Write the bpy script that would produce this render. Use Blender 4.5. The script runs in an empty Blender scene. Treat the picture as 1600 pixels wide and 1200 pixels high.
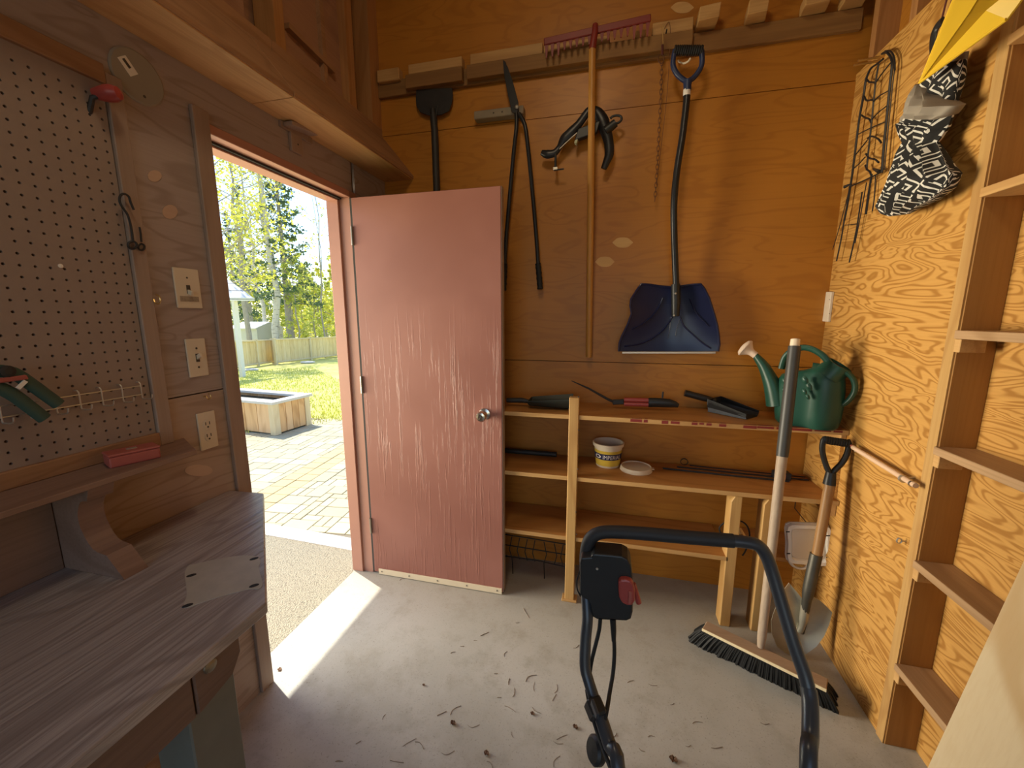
import bpy, bmesh, math, random
from mathutils import Vector, Matrix, Quaternion
R = math.radians
scene = bpy.context.scene
COL = scene.collection
rnd = random.Random(7)

# ------------------------------------------------------------------ camera
CAM_H = 1.45
F_PX = 626.29
ROWS = ((0.971098143, 0.238678925, -0.000875901),     # right
        (0.038830335, -0.161605324, -0.986091235),    # down
        (-0.235500746, 0.957557356, -0.166202613))    # forward
cam_d = bpy.data.cameras.new('camera')
cam_d.sensor_width = 36.0
cam_d.lens = 36.0 * F_PX / 1600.0
cam_d.clip_start = 0.02
cam_d.clip_end = 500
cam = bpy.data.objects.new('camera', cam_d)
COL.objects.link(cam)
rx, dn, fw = (Vector(r) for r in ROWS)
m3 = Matrix((rx, -dn, -fw)).transposed()
cam.matrix_world = Matrix.Translation((0, 0, CAM_H)) @ m3.to_4x4()
scene.camera = cam

# ------------------------------------------------------------------ light
scene.view_settings.view_transform = 'Standard'
scene.view_settings.look = 'None'
scene.view_settings.gamma = 1
scene.view_settings.use_curve_mapping = False
scene.view_settings.exposure = 0.0

SUN_EL = R(64)
world = bpy.data.worlds.new('sky')
scene.world = world
world.use_nodes = True
wn = world.node_tree
bg = wn.nodes['Background']
sky = wn.nodes.new('ShaderNodeTexSky')
sky.sky_type = 'NISHITA'
sky.sun_disc = False
sky.sun_elevation = SUN_EL
sky.sun_rotation = R(-67)
sky.air_density = 1.0
sky.dust_density = 0.5
sky.ozone_density = 2.0
wn.links.new(sky.outputs[0], bg.inputs[0])
bg.inputs[1].default_value = 0.38

sun_d = bpy.data.lights.new('sun', 'SUN')
sun_d.energy = 7.0
sun_d.angle = R(0.6)
sun_d.color = (1.0, 0.94, 0.82)
sun = bpy.data.objects.new('sun', sun_d)
COL.objects.link(sun)
sdir = Vector((0.92 * math.cos(SUN_EL), -0.39 * math.cos(SUN_EL), -math.sin(SUN_EL)))
sun.rotation_euler = sdir.to_track_quat('-Z', 'Y').to_euler()
sun.location = (-6, 4, 8)

def area(name, loc, target, sx, sy, power, col):
    d = bpy.data.lights.new(name, 'AREA')
    d.shape = 'RECTANGLE'; d.size = sx; d.size_y = sy
    d.energy = power; d.color = col
    o = bpy.data.objects.new(name, d); COL.objects.link(o)
    o.location = loc
    o.rotation_euler = (Vector(target) - Vector(loc)).to_track_quat('-Z', 'Y').to_euler()
    return o
# added fill lamp out of view, boosting the daylight through the doorway
yd = area('yard_fill', (-3.6, 1.05, 1.0), (0.9, 1.35, 1.2), 2.2, 1.7, 100, (1.0, 0.87, 0.66))
yd.data.spread = R(85)
# added cool fill lamp behind the camera, tinted like daylight
area('entrance_fill', (-0.1, -1.55, 1.7), (0.0, 2.0, 0.9), 2.0, 1.8, 4, (0.82, 0.91, 1.0))
# the shed's ceiling lamp
area('ceiling_lamp_light', (-0.30, 0.45, 3.25), (0.35, 1.9, 1.2), 0.35, 0.35, 8.5, (1.0, 0.78, 0.50))

# ------------------------------------------------------------------ geometry helpers
def W(u, v, ax, val):
    """point of the place seen at photo pixel (u, v) on the plane ax = val"""
    d = rx * ((u - 800) / F_PX) + dn * ((v - 600) / F_PX) + fw
    i = 'xyz'.index(ax)
    c = Vector((0, 0, CAM_H))
    return c + d * ((val - c[i]) / d[i])
def WP(pts, ax, val): return [W(u, v, ax, val) for u, v in pts]

class B:
    def __init__(s): s.v = []; s.f = []
    def add(s, vs, fs):
        n = len(s.v)
        s.v += [Vector(p) for p in vs]
        s.f += [tuple(i + n for i in f) for f in fs]
        return s
    def box(s, lo, hi):
        (a, b, c), (d, e, f) = lo, hi
        return s.add([(a,b,c),(d,b,c),(d,e,c),(a,e,c),(a,b,f),(d,b,f),(d,e,f),(a,e,f)],
                     [(3,2,1,0),(4,5,6,7),(0,1,5,4),(1,2,6,5),(2,3,7,6),(3,0,4,7)])
    def obox(s, c, ax, ay, az):
        """box centred at c with half-extent vectors"""
        c, ax, ay, az = map(Vector, (c, ax, ay, az))
        vs = [c + i*ax + j*ay + k*az for k in (-1,1) for (i,j) in ((-1,-1),(1,-1),(1,1),(-1,1))]
        return s.add(vs, [(3,2,1,0),(4,5,6,7),(0,1,5,4),(1,2,6,5),(2,3,7,6),(3,0,4,7)])
    def beam(s, p, q, w, d, up=(0,0,1)):
        """straight bar of section w x d from p to q"""
        p, q = Vector(p), Vector(q)
        t = (q - p); L = t.length; t = t / L
        x = t.cross(Vector(up))
        if x.length < 1e-4: x = t.cross(Vector((0,1,0)))
        x.normalize(); y = x.cross(t)
        return s.obox((p+q)/2, x*w/2, y*d/2, t*L/2)
    def prism(s, poly, vec):
        n = len(poly); vec = Vector(vec)
        a = [Vector(p) for p in poly]
        b = [p + vec for p in a]
        return s.add(a + b, [tuple(range(n))[::-1], tuple(range(n, 2*n))] + [(i, (i+1) % n, n+(i+1) % n, n+i) for i in range(n)])
    def tube(s, pts, r, n=10, closed=False, caps=True, flat=None):
        P = [Vector(p) for p in pts]; m = len(P)
        rr = r if isinstance(r, (list, tuple)) else [r]*m
        T = []
        for i in range(m):
            a = P[(i-1) % m] if (closed or i > 0) else P[0]
            b = P[(i+1) % m] if (closed or i < m-1) else P[-1]
            t = b - a
            T.append(t.normalized() if t.length > 1e-9 else Vector((0,0,1)))
        u = Vector((0,0,1)) if abs(T[0].z) < 0.9 else Vector((0,1,0))
        u = (u - T[0]*u.dot(T[0])).normalized()
        vs = []; k = len(s.v)
        for i in range(m):
            u = (u - T[i]*u.dot(T[i]))
            u = u.normalized() if u.length > 1e-6 else T[i].orthogonal().normalized()
            w = T[i].cross(u)
            for j in range(n):
                a = 2*math.pi*j/n
                f1 = 1.0; f2 = flat if flat else 1.0
                vs.append(P[i] + u*(math.cos(a)*rr[i]*f1) + w*(math.sin(a)*rr[i]*f2))
        fs = []
        for i in range(m if closed else m-1):
            i2 = (i+1) % m
            for j in range(n):
                j2 = (j+1) % n
                fs.append((i*n+j, i*n+j2, i2*n+j2, i2*n+j))
        if caps and not closed:
            fs.append(tuple(range(n))[::-1]); fs.append(tuple((m-1)*n+j for j in range(n)))
        return s.add(vs, fs)
    def lathe(s, prof, org, axis=(0,0,1), n=28, sx=1.0, sy=1.0, ref=None):
        """prof: (radius, height) pairs; open ends closed with caps when radius > 0"""
        az = Vector(axis).normalized()
        ax = (Vector(ref) if ref else az.orthogonal()); ax = (ax - az*ax.dot(az)).normalized(); ay = az.cross(ax)
        o = Vector(org); vs = []
        for r, h in prof:
            for j in range(n):
                a = 2*math.pi*j/n
                vs.append(o + az*h + ax*(r*sx*math.cos(a)) + ay*(r*sy*math.sin(a)))
        fs = []
        for i in range(len(prof)-1):
            for j in range(n):
                j2 = (j+1) % n
                fs.append((i*n+j, i*n+j2, (i+1)*n+j2, (i+1)*n+j))
        if prof[0][0] > 1e-5: fs.append(tuple(range(n))[::-1])
        if prof[-1][0] > 1e-5: fs.append(tuple((len(prof)-1)*n+j for j in range(n)))
        return s.add(vs, fs)
    def grid(s, fn, nu, nv, thick=None):
        """surface fn(u,v), u,v in 0..1; thick: a vector -> closed sheet"""
        vs = [Vector(fn(i/nu, j/nv)) for j in range(nv+1) for i in range(nu+1)]
        q = lambda i, j: j*(nu+1)+i
        fs = [(q(i,j), q(i+1,j), q(i+1,j+1), q(i,j+1)) for j in range(nv) for i in range(nu)]
        if thick is None: return s.add(vs, fs)
        N = len(vs); t = Vector(thick)
        vs2 = [p + t for p in vs]
        fs2 = [tuple(k+N for k in f)[::-1] for f in fs]
        rim = [q(i,0) for i in range(nu)] + [q(nu,j) for j in range(nv)] + [q(i,nv) for i in range(nu,0,-1)] + [q(0,j) for j in range(nv,0,-1)]
        M = len(rim)
        fs3 = [(rim[(k+1) % M], rim[k], rim[k]+N, rim[(k+1) % M]+N) for k in range(M)]
        return s.add(vs + vs2, fs + fs2 + fs3)

def spline(pts, k=6, closed=False):
    P = [Vector(p) for p in pts]; n = len(P); out = []
    for i in range(n if closed else n-1):
        if closed: a, b, c, d = P[(i-1) % n], P[i], P[(i+1) % n], P[(i+2) % n]
        else: a, b, c, d = P[max(i-1,0)], P[i], P[i+1], P[min(i+2,n-1)]
        for j in range(k):
            t = j/k
            out.append(0.5*((2*b) + (c-a)*t + (2*a-5*b+4*c-d)*t*t + (3*b-a-3*c+d)*t**3))
    if not closed: out.append(P[-1])
    return out

def root_loc(o):
    while o.parent: o = o.parent
    return o.location.copy()

def obj(name, b, mat, parent=None, bevel=0.0, seg=1, smooth=False, loc=None, fix=True, **props):
    me = bpy.data.meshes.new(name)
    if parent is not None: L = root_loc(parent)
    elif loc is not None: L = Vector(loc)
    else:
        xs = [p.x for p in b.v]; ys = [p.y for p in b.v]; zs = [p.z for p in b.v]
        L = Vector(((min(xs)+max(xs))/2, (min(ys)+max(ys))/2, min(zs)))
    me.from_pydata([tuple(p - L) for p in b.v], [], b.f)
    if fix:
        bm = bmesh.new(); bm.from_mesh(me)
        bmesh.ops.recalc_face_normals(bm, faces=bm.faces)
        bm.to_mesh(me); bm.free()
    if smooth:
        for p in me.polygons: p.use_smooth = True
        me.set_sharp_from_angle(angle=R(38))
    me.materials.append(mat)
    o = bpy.data.objects.new(name, me); COL.objects.link(o)
    if parent is not None: o.parent = parent
    else: o.location = L
    if bevel:
        md = o.modifiers.new('edge', 'BEVEL'); md.width = bevel; md.segments = seg
        md.limit_method = 'ANGLE'; md.angle_limit = R(40)
    for k, v in props.items():
        if v is not None: o[{'cat': 'category'}.get(k, k)] = v
    return o

def thing(name, label, cat, loc, group=None):
    o = bpy.data.objects.new(name, None); COL.objects.link(o)
    o.empty_display_size = 0.05
    o.location = loc
    o['label'] = label; o['category'] = cat
    if group: o['group'] = group
    return o
def struct(name, loc=(0,0,0)):
    o = bpy.data.objects.new(name, None); COL.objects.link(o)
    o.location = loc; o['kind'] = 'structure'
    return o

# ------------------------------------------------------------------ materials
class NT:
    def __init__(s, name):
        s.m = bpy.data.materials.new(name); s.m.use_nodes = True
        s.t = s.m.node_tree; s.b = s.t.nodes['Principled BSDF']
    def n(s, typ, **kw):
        x = s.t.nodes.new('ShaderNode' + typ)
        for k, v in kw.items(): setattr(x, k, v)
        return x
    def l(s, a, b): s.t.links.new(a, b)
    def val(s, sock, v):
        if hasattr(v, 'is_output') or isinstance(v, bpy.types.NodeSocket): s.l(v, sock)
        else: sock.default_value = v
    def math(s, op, a, b=0.0, c=None):
        x = s.n('Math', operation=op)
        s.val(x.inputs[0], a); s.val(x.inputs[1], b)
        if c is not None: s.val(x.inputs[2], c)
        return x.outputs[0]
    def mix(s, f, a, b, blend='MIX'):
        x = s.n('Mix', data_type='RGBA', blend_type=blend)
        s.val(x.inputs[0], f)
        for sk, v in ((x.inputs[6], a), (x.inputs[7], b)):
            if isinstance(v, bpy.types.NodeSocket): s.l(v, sk)
            else: sk.default_value = (*v, 1)
        return x.outputs[2]
    def coord(s, scale=(1,1,1), spread=3.1, rot=(0,0,0)):
        tc = s.n('TexCoord'); oi = s.n('ObjectInfo')
        vm = s.n('VectorMath', operation='MULTIPLY_ADD')
        s.l(oi.outputs['Location'], vm.inputs[0]); vm.inputs[1].default_value = (spread,)*3; s.l(tc.outputs['Object'], vm.inputs[2])
        mp = s.n('Mapping'); mp.inputs['Scale'].default_value = scale; mp.inputs['Rotation'].default_value = rot
        s.l(vm.outputs[0], mp.inputs[0])
        return mp.outputs[0]
    def noise(s, vec, scale, detail=3, rough=.5, dist=0.0):
        x = s.n('TexNoise'); s.l(vec, x.inputs['Vector'])
        x.inputs['Scale'].default_value = scale; x.inputs['Detail'].default_value = detail
        x.inputs['Roughness'].default_value = rough; x.inputs['Distortion'].default_value = dist
        return x.outputs['Fac']
    def ramp(s, f, a, b, lo=0.0, hi=1.0):
        x = s.n('MapRange', interpolation_type='SMOOTHSTEP'); s.val(x.inputs[0], f)
        x.inputs[1].default_value = a; x.inputs[2].default_value = b; x.inputs[3].default_value = lo; x.inputs[4].default_value = hi
        return x.outputs[0]
    def out(s, col, rough=.6, bump=None, bs=.2, bd=.002, metal=0.0, spec=.4):
        s.val(s.b.inputs['Base Color'], col if isinstance(col, bpy.types.NodeSocket) else (*col, 1))
        s.val(s.b.inputs['Roughness'], rough); s.b.inputs['Metallic'].default_value = metal
        s.b.inputs['Specular IOR Level'].default_value = spec
        if bump is not None:
            x = s.n('Bump'); x.inputs['Strength'].default_value = bs; x.inputs['Distance'].default_value = bd
            s.l(bump, x.inputs['Height']); s.l(x.outputs[0], s.b.inputs['Normal'])
        return s.m

def plain(name, col, rough=.5, metal=0.0, spec=.4, vary=.12, scale=14, bs=0.0):
    k = NT(name); v = k.coord()
    f = k.noise(v, scale, 4, .6)
    c = k.mix(f, tuple(x*(1-vary) for x in col), tuple(min(1, x*(1+vary)) for x in col))
    return k.out(c, rough, f if bs else None, bs, .001, metal, spec)

def wood(name, base, dark, along='x', rings=9, line=.55, size=1.0, fine=.25, blotch=.15, rough=.55, bs=.12, dist=.6, sharp=(.55,.95)):
    k = NT(name)
    a, c = 0.32*size, 1.5*size
    sc = {'x': (a,c,c), 'y': (c,a,c), 'z': (c,c,a)}[along]
    n1 = k.noise(k.coord(sc), 1.6, 2, .45, dist)
    band = k.math('PINGPONG', k.math('MULTIPLY', n1, rings*2), 1.0)
    grain = k.ramp(band, *sharp)
    s2 = {'x': (3,140,140), 'y': (140,3,140), 'z': (140,140,3)}[along]
    fib = k.noise(k.coord(s2), 1.0, 3, .6)
    bl = k.noise(k.coord(), 1.7, 3, .5)
    pores = k.noise(k.coord(tuple(x*.35 for x in s2)), 1.0, 4, .7)
    col = k.mix(k.math('MULTIPLY', grain, line), base, dark)
    col = k.mix(k.math('MULTIPLY', k.ramp(fib, .35, .75), fine), col, dark)
    col = k.mix(k.math('MULTIPLY', k.ramp(pores, .6, .8), fine*.8), col, dark)
    col = k.mix(k.math('MULTIPLY', k.ramp(bl, .35, .75), blotch), col, tuple(x*.55 for x in base))
    hgt = k.math('ADD', k.math('MULTIPLY', grain, -.6), fib)
    return k.out(col, rough, hgt, bs, .002, 0, .35)

M = {}
M['ply_right'] = wood('plywood_right', (.555,.30,.080), (.27,.105,.012), 'y', 15, .72, 4.0, .2, .10, .5, .15, .9, (.40,.92))
M['ply_back']  = wood('plywood_back', (.445,.178,.022), (.28,.09,.009), 'x', 7, .32, 3.6, .12, .22, .42, .05, .8)
M['ply_left']  = wood('plywood_left', (.35,.28,.25), (.22,.16,.135), 'y', 8, .5, 3.6, .2, .15, .6, .08, .8)
M['ply_left_low']  = wood('plywood_left_low', (.39,.285,.22), (.24,.155,.11), 'y', 8, .5, 3.6, .2, .15, .6, .08, .8)
M['soffit'] = wood('soffit_lit_pine', (.66,.40,.175), (.44,.23,.08), 'y', 6, .4, 2.2, .35, .15, .6, .1)  # bounce light from the patio painted in as a paler pine
M['ply_left_upper'] = wood('plywood_loft', (.33,.175,.10), (.19,.085,.045), 'y', 5, .4, 2.0, .25, .2, .6, .1, .6)
M['stud']  = wood('stud_pine', (.40,.19,.065), (.22,.085,.02), 'z', 5, .35, 1.5, .3, .15, .6, .1)
M['pine_x'] = wood('pine_along_x', (.53,.31,.115), (.32,.15,.04), 'x', 6, .4, 1.6, .3, .12, .55, .1)
M['pine_y'] = wood('pine_along_y', (.60,.36,.14), (.36,.17,.05), 'y', 6, .4, 1.6, .3, .12, .55, .1)
M['pine_z'] = wood('pine_along_z', (.50,.30,.105), (.31,.14,.038), 'z', 6, .4, 1.6, .3, .12, .55, .1)
M['rung'] = wood('pine_worn_rung', (.46,.29,.15), (.26,.14,.06), 'y', 8, .5, 1.6, .35, .2, .6, .1)
M['upright'] = wood('pine_upright', (.40,.20,.055), (.24,.10,.02), 'z', 5, .35, 1.3, .25, .15, .6, .08)
M['upright_edge'] = M['pine_z']
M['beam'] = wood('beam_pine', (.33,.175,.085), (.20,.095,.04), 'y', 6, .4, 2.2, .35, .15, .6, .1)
M['trim_left'] = wood('trim_pine', (.33,.24,.185), (.21,.135,.09), 'z', 5, .3, 1.4, .25, .15, .6, .08)
M['rail'] = wood('grey_rail', (.27,.135,.040), (.16,.07,.02), 'x', 6, .4, 1.5, .35, .25, .65, .1)
M['shelf'] = wood('shelf_board', (.50,.23,.06), (.30,.11,.02), 'x', 6, .4, 1.3, .25, .2, .5, .08)
M['bench'] = wood('bench_grey_wood', (.44,.40,.395), (.17,.135,.13), 'y', 12, .5, 1.8, .85, .45, .33, .35, .4)
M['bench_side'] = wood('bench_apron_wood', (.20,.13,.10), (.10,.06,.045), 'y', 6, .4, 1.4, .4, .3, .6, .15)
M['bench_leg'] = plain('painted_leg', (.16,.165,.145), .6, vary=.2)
M['sheet'] = wood('pale_sheet_ply', (.76,.60,.36), (.52,.30,.10), 'z', 8, .62, 1.5, .12, .08, .5, .05, 1.0)
M['lshelf'] = wood('bench_shelf_wood', (.27,.17,.125), (.15,.08,.05), 'y', 6, .4, 1.3, .35, .2, .6, .1)
M['patch'] = wood('boat_patch', (.66,.40,.15), (.50,.26,.08), 'x', 5, .3, 2, .15, .1, .55, .05)
M['patch_l'] = wood('boat_patch_pale', (.48,.34,.25), (.38,.24,.17), 'y', 5, .3, 2, .15, .1, .55, .05)

def concrete():
    k = NT('concrete_floor')
    v = k.coord()
    big = k.noise(v, 1.3, 5, .6, .3); mid = k.noise(v, 9, 5, .65); fine = k.noise(v, 160, 3, .7)
    col = k.mix(k.ramp(big, .3, .7), (.43,.425,.375), (.56,.56,.515))
    col = k.mix(k.math('MULTIPLY', k.ramp(mid, .45, .75), .6), col, (.33,.31,.25))
    col = k.mix(k.math('MULTIPLY', k.ramp(fine, .56, .74), .55), col, (.20,.175,.135))
    vo = k.n('TexVoronoi'); k.l(v, vo.inputs['Vector']); vo.inputs['Scale'].default_value = 34
    spots = k.math('MULTIPLY', k.ramp(vo.outputs['Distance'], .02, .10, 1, 0), k.ramp(k.noise(v, 6, 2), .5, .62))
    col = k.mix(k.math('MULTIPLY', spots, .8), col, (.13,.10,.075))
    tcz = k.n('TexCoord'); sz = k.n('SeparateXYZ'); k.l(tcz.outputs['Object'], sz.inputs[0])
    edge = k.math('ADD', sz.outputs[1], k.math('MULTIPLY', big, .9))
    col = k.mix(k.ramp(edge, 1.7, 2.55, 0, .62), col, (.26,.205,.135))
    return k.out(col, .72, k.math('ADD', mid, k.math('MULTIPLY', fine, .4)), .25, .003)
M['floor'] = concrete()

def door_paint():
    k = NT('door_paint')
    v = k.coord((85,85,3.0)); cr = k.noise(v, 1.0, 4, .65, .3)
    tcz = k.n('TexCoord'); sz = k.n('SeparateXYZ'); k.l(tcz.outputs['Object'], sz.inputs[0])
    big = k.noise(k.coord(), 2.2, 3)
    crack = k.math('MULTIPLY', k.ramp(cr, .54, .64), k.math('MULTIPLY', k.ramp(k.noise(k.coord((2.5,2.5,1.2)), 1.6, 2), .34, .6), k.ramp(sz.outputs[2], 1.6, .7)))
    col = k.mix(k.ramp(big, .3, .7), (.25,.095,.068), (.30,.122,.09))
    col = k.mix(k.math('MULTIPLY', crack, .2), col, (.27,.10,.065))
    return k.out(col, .5, crack, .7, .003)
M['door'] = door_paint()
M['frame'] = plain('frame_paint', (.42,.205,.145), .45, vary=.06)
M['dark_gap'] = plain('felt_and_gap_shade', (.05,.045,.04), .9)  # weatherstrip felt, and the painted shade inside gaps
M['sweep'] = plain('door_sweep_vinyl', (.66,.55,.38), .45, vary=.05)
M['black'] = plain('black_plastic', (.018,.018,.018), .42, vary=.2)
M['black_metal'] = plain('black_metal', (.022,.022,.024), .35, 0.3, vary=.2)
M['iron'] = plain('dark_iron', (.035,.033,.032), .55, .3, vary=.3, bs=.1)
M['rubber'] = plain('rubber_black', (.012,.012,.012), .7)
M['steel'] = plain('worn_steel', (.50,.47,.37), .36, .65, vary=.3, scale=9)
M['chrome'] = plain('knob_metal', (.62,.56,.46), .22, 1.0, vary=.1)
M['screw'] = plain('screw_metal', (.30,.27,.22), .4, .9)
M['wire'] = plain('galvanised_wire', (.60,.56,.48), .38, .8)
M['plate'] = plain('switch_plate_ivory', (.62,.54,.41), .4, vary=.05)
M['plate_dark'] = plain('plate_slots', (.06,.05,.04), .6)
M['peg'] = plain('pegboard', (.28,.21,.17), .7, vary=.08, scale=40)
M['peg_edge'] = plain('pegboard_edge', (.10,.06,.035), .9)
M['red_tool'] = plain('red_paint', (.20,.025,.018), .45, vary=.25)
M['red'] = plain('red_plastic', (.34,.055,.045), .35, vary=.1)
M['red_dull'] = plain('dull_red_plastic', (.36,.09,.07), .5)
M['navy'] = plain('navy_plastic', (.008,.011,.045), .28, vary=.3)
M['navy_grip'] = plain('navy_grip', (.020,.032,.085), .4, vary=.2)
M['green'] = plain('green_plastic', (.014,.062,.041), .38, vary=.15, scale=6)
M['green_tool'] = plain('green_tool_plastic', (.035,.075,.06), .5, vary=.2)
M['rose'] = plain('rose_pale_plastic', (.72,.55,.42), .45, vary=.05)
M['tub'] = plain('tub_plastic', (.66,.55,.40), .4, vary=.05)
M['tub_yellow'] = plain('tub_yellow', (.62,.42,.05), .4, vary=.08)
M['tub_blue'] = plain('tub_blue_band', (.012,.014,.06), .4)
M['white_print'] = plain('white_print', (.75,.70,.62), .5, vary=.03)
M['pan'] = plain('cream_plastic', (.82,.76,.66), .4, vary=.05)
M['pan_dark'] = plain('cream_plastic_panel', (.72,.65,.53), .45, vary=.05)
M['pole'] = wood('worn_pole', (.38,.29,.205), (.22,.15,.095), 'z', 6, .3, 1.6, .4, .15, .55, .1)
M['pole_grip'] = plain('pole_grip_sleeve', (.045,.043,.038), .45, vary=.2)
M['ash'] = wood('ash_handle', (.36,.195,.075), (.22,.105,.035), 'z', 6, .3, 1.6, .3, .12, .4, .08)
M['rake_wood'] = wood('rake_handle_wood', (.50,.24,.055), (.32,.13,.02), 'z', 6, .3, 1.6, .25, .12, .4, .05)
M['yellow'] = plain('yellow_plastic', (.74,.48,.035), .35, vary=.05, scale=3)
M['grey_cloth'] = plain('grey_cloth', (.28,.24,.19), .9, vary=.12)
M['rope'] = plain('dark_red_cord', (.10,.025,.02), .8)
M['chain'] = plain('rusty_chain', (.16,.07,.035), .6, .5, vary=.35)
M['block'] = plain('old_grey_block', (.25,.20,.14), .7, vary=.25)
M['white_block'] = plain('white_painted_block', (.66,.56,.44), .6, vary=.15)
M['bristle'] = plain('black_bristles', (.006,.0065,.007), .6, vary=.3)
M['broom_wood'] = wood('broom_head_wood', (.40,.27,.17), (.26,.16,.09), 'x', 6, .3, 1.6, .3, .1, .5, .06)
M['mower'] = plain('mower_tube_paint', (.055,.060,.070), .32, .35, vary=.15)
M['foam'] = plain('grip_foam', (.022,.022,.025), .6, vary=.2)
M['twig'] = plain('dry_twig', (.27,.22,.165), .8, vary=.3)
M['leafbit'] = plain('dry_leaf', (.14,.075,.04), .8, vary=.3)
M['rod_wood'] = plain('dowel_wood', (.66,.45,.30), .5, vary=.08)
M['gold'] = plain('brass_hook', (.62,.42,.16), .35, .9)
# ------------------------------------------------------------------ the room
XL, XR, YB = -1.28, 0.967, 2.19          # inner faces of left, right, back walls
XO = -1.391                              # outer face of the left wall
XR2 = 1.056                              # face of the sheathing behind the open stud bay
ZC = 3.45
DY0, DY1, DZ = 1.13, 1.845, 2.03         # doorway
YR = -2.2

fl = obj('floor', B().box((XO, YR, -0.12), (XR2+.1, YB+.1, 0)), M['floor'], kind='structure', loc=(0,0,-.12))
obj('ceiling', B().box((XO-.2, YR-.1, ZC), (XR2+.2, YB+.2, ZC+.05)), M['ply_left_upper'], kind='structure')

wl = struct('wall_left', (XL, 0, 0))
T = .012
def lpanel(name, y0, y1, z0, z1, mat='ply_left', x=XL):
    return obj(name, B().box((x-T, y0, z0), (x, y1, z1)), M[mat], wl)
lpanel('plywood_panel', YR, DY0, .0, 1.205, 'ply_left_low')
lpanel('plywood_panel', YR, DY0, 1.209, 2.428)
lpanel('plywood_panel', DY0, DY1+.03, DZ+.012, 2.428)
lpanel('plywood_panel', DY1+.055, YB, 0, 2.428)
# sheathing outside and the frame timbers of the wall
o = B()
o.box((XO-.02, YR, -.12), (XO, DY0-.02, ZC)); o.box((XO-.02, DY1+.04, -.12), (XO, YB+.1, ZC)); o.box((XO-.02, DY0-.02, DZ+.05), (XO, DY1+.04, ZC))
obj('sheathing', o, M['ply_left_upper'], wl)
# open framing above the panel line: plate, studs, recessed boards
obj('plate', B().box((XL-.09, YR, 2.43), (XL, 1.43, 2.475)), M['beam'], wl)
obj('plate', B().box((XL-.09, 1.433, 2.43), (XL, YB, 2.475)), M['beam'], wl)
for y0, y1 in ((-.2,-.16), (.62,.66), (1.455,1.505), (1.905,1.96), (2.10,YB)):
    obj('stud', B().box((XL-.09, y0, 2.475), (XL, y1, ZC)), M['stud'], wl)
for y0, y1 in ((.66,1.36), (1.505,1.905)):
    obj('infill_panel', B().box((XL-.055, y0, 2.475), (XL-.04, y1, ZC)), M['ply_left_upper'], wl)
obj('brace', B().beam(W(447,40,'x',XL-.03), W(520,112,'x',XL-.03), .02, .03, (1,0,0)), M['beam'], wl)
obj('brace', B().beam((XL-.03, 1.765, 2.475), (XL-.03, 1.765, ZC), .025, .02, (1,0,0)), M['beam'], wl)
# patches let into the plywood
def disc_patch(pts, ax, val, mat, parent, vec):
    return obj('patch', B().prism(spline(WP(pts, ax, val), 4, True), vec), mat, parent)
for c, r in (((241,275),(11,9)), ((265,331),(12,11)), ((310,735),(22,9))):
    disc_patch([(c[0]+r[0]*math.cos(a), c[1]+r[1]*math.sin(a)) for a in [i*math.pi/4 for i in range(8)]], 'x', XL, M['patch_l'], wl, (.0015,0,0))

# sloping fascia and soffit under the loft framing; soffit colour brightened for patio bounce light
fz0, fz1 = 2.20, 2.43
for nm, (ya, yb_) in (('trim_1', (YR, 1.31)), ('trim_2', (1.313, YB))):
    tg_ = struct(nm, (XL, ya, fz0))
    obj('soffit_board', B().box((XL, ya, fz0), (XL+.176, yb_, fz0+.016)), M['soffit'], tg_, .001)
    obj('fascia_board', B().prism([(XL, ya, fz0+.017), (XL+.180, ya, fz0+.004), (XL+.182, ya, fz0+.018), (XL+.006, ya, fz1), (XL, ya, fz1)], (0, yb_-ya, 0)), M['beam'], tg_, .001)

# door frame
df = struct('trim_3', (XL, DY0, 0))
obj('jamb', B().box((XO-.012, DY0-.03, -.09), (XL+.004, DY0, DZ+.03)), M['frame'], df, .002)
obj('jamb', B().box((XO-.012, DY1, -.09), (XL+.004, DY1+.052, DZ+.03)), M['frame'], df, .002)
obj('head_jamb', B().box((XO-.012, DY0, DZ), (XL+.004, DY1, DZ+.03)), M['frame'], df, .002)
obj('stop', B().box((XO-.012, DY0, 0), (XO+.055, DY0+.010, DZ)), M['frame'], df, .002)
obj('stop', B().box((XO-.012, DY1-.012, 0), (XO+.055, DY1, DZ)), M['frame'], df, .002)
obj('stop', B().box((XO-.012, DY0, DZ-.014), (XO+.055, DY1, DZ)), M['frame'], df, .002)
obj('weatherstrip', B().box((XO+.055, DY0, DZ-.008), (XO+.068, DY1, DZ)), M['dark_gap'], df)
obj('casing', B().box((XL, DY0-.058, 0), (XL+.014, DY0-.004, DZ+.06)), M['trim_left'], df, .002)

# the door, swung open square to the wall
HX, DXE, DYF = XL+.017, -.503, 1.838
dr = struct('door_1', (HX, DYF, 0))
obj('door_leaf', B().box((HX, DYF, .012), (DXE, DYF+.042, DZ-.006)), M['door'], dr, .002)
obj('door_edge', B().box((DXE, DYF+.004, .012), (DXE+.004, DYF+.038, DZ-.006)), M['trim_left'], dr)
obj('hinge_gap_shade', B().box((XL+.0045, DYF+.004, .012), (HX-.0005, DYF+.03, DZ-.006)), M['dark_gap'], dr)  # solid dark strip painted as the shade between jamb and door
sw = obj('sweep', B().box((HX+.03, DYF-.006, .004), (DXE-.004, DYF, .036)), M['sweep'], dr, .001)
for i in range(5):
    x = HX+.05 + i*(DXE-.01-HX-.07)/4
    obj('screw', B().lathe([(.004,0),(.004,.002),(0,.003)], (x, DYF-.006, .022), (0,-1,0), 10), M['screw'], sw)
kc = W(757, 647, 'y', DYF)
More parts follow.
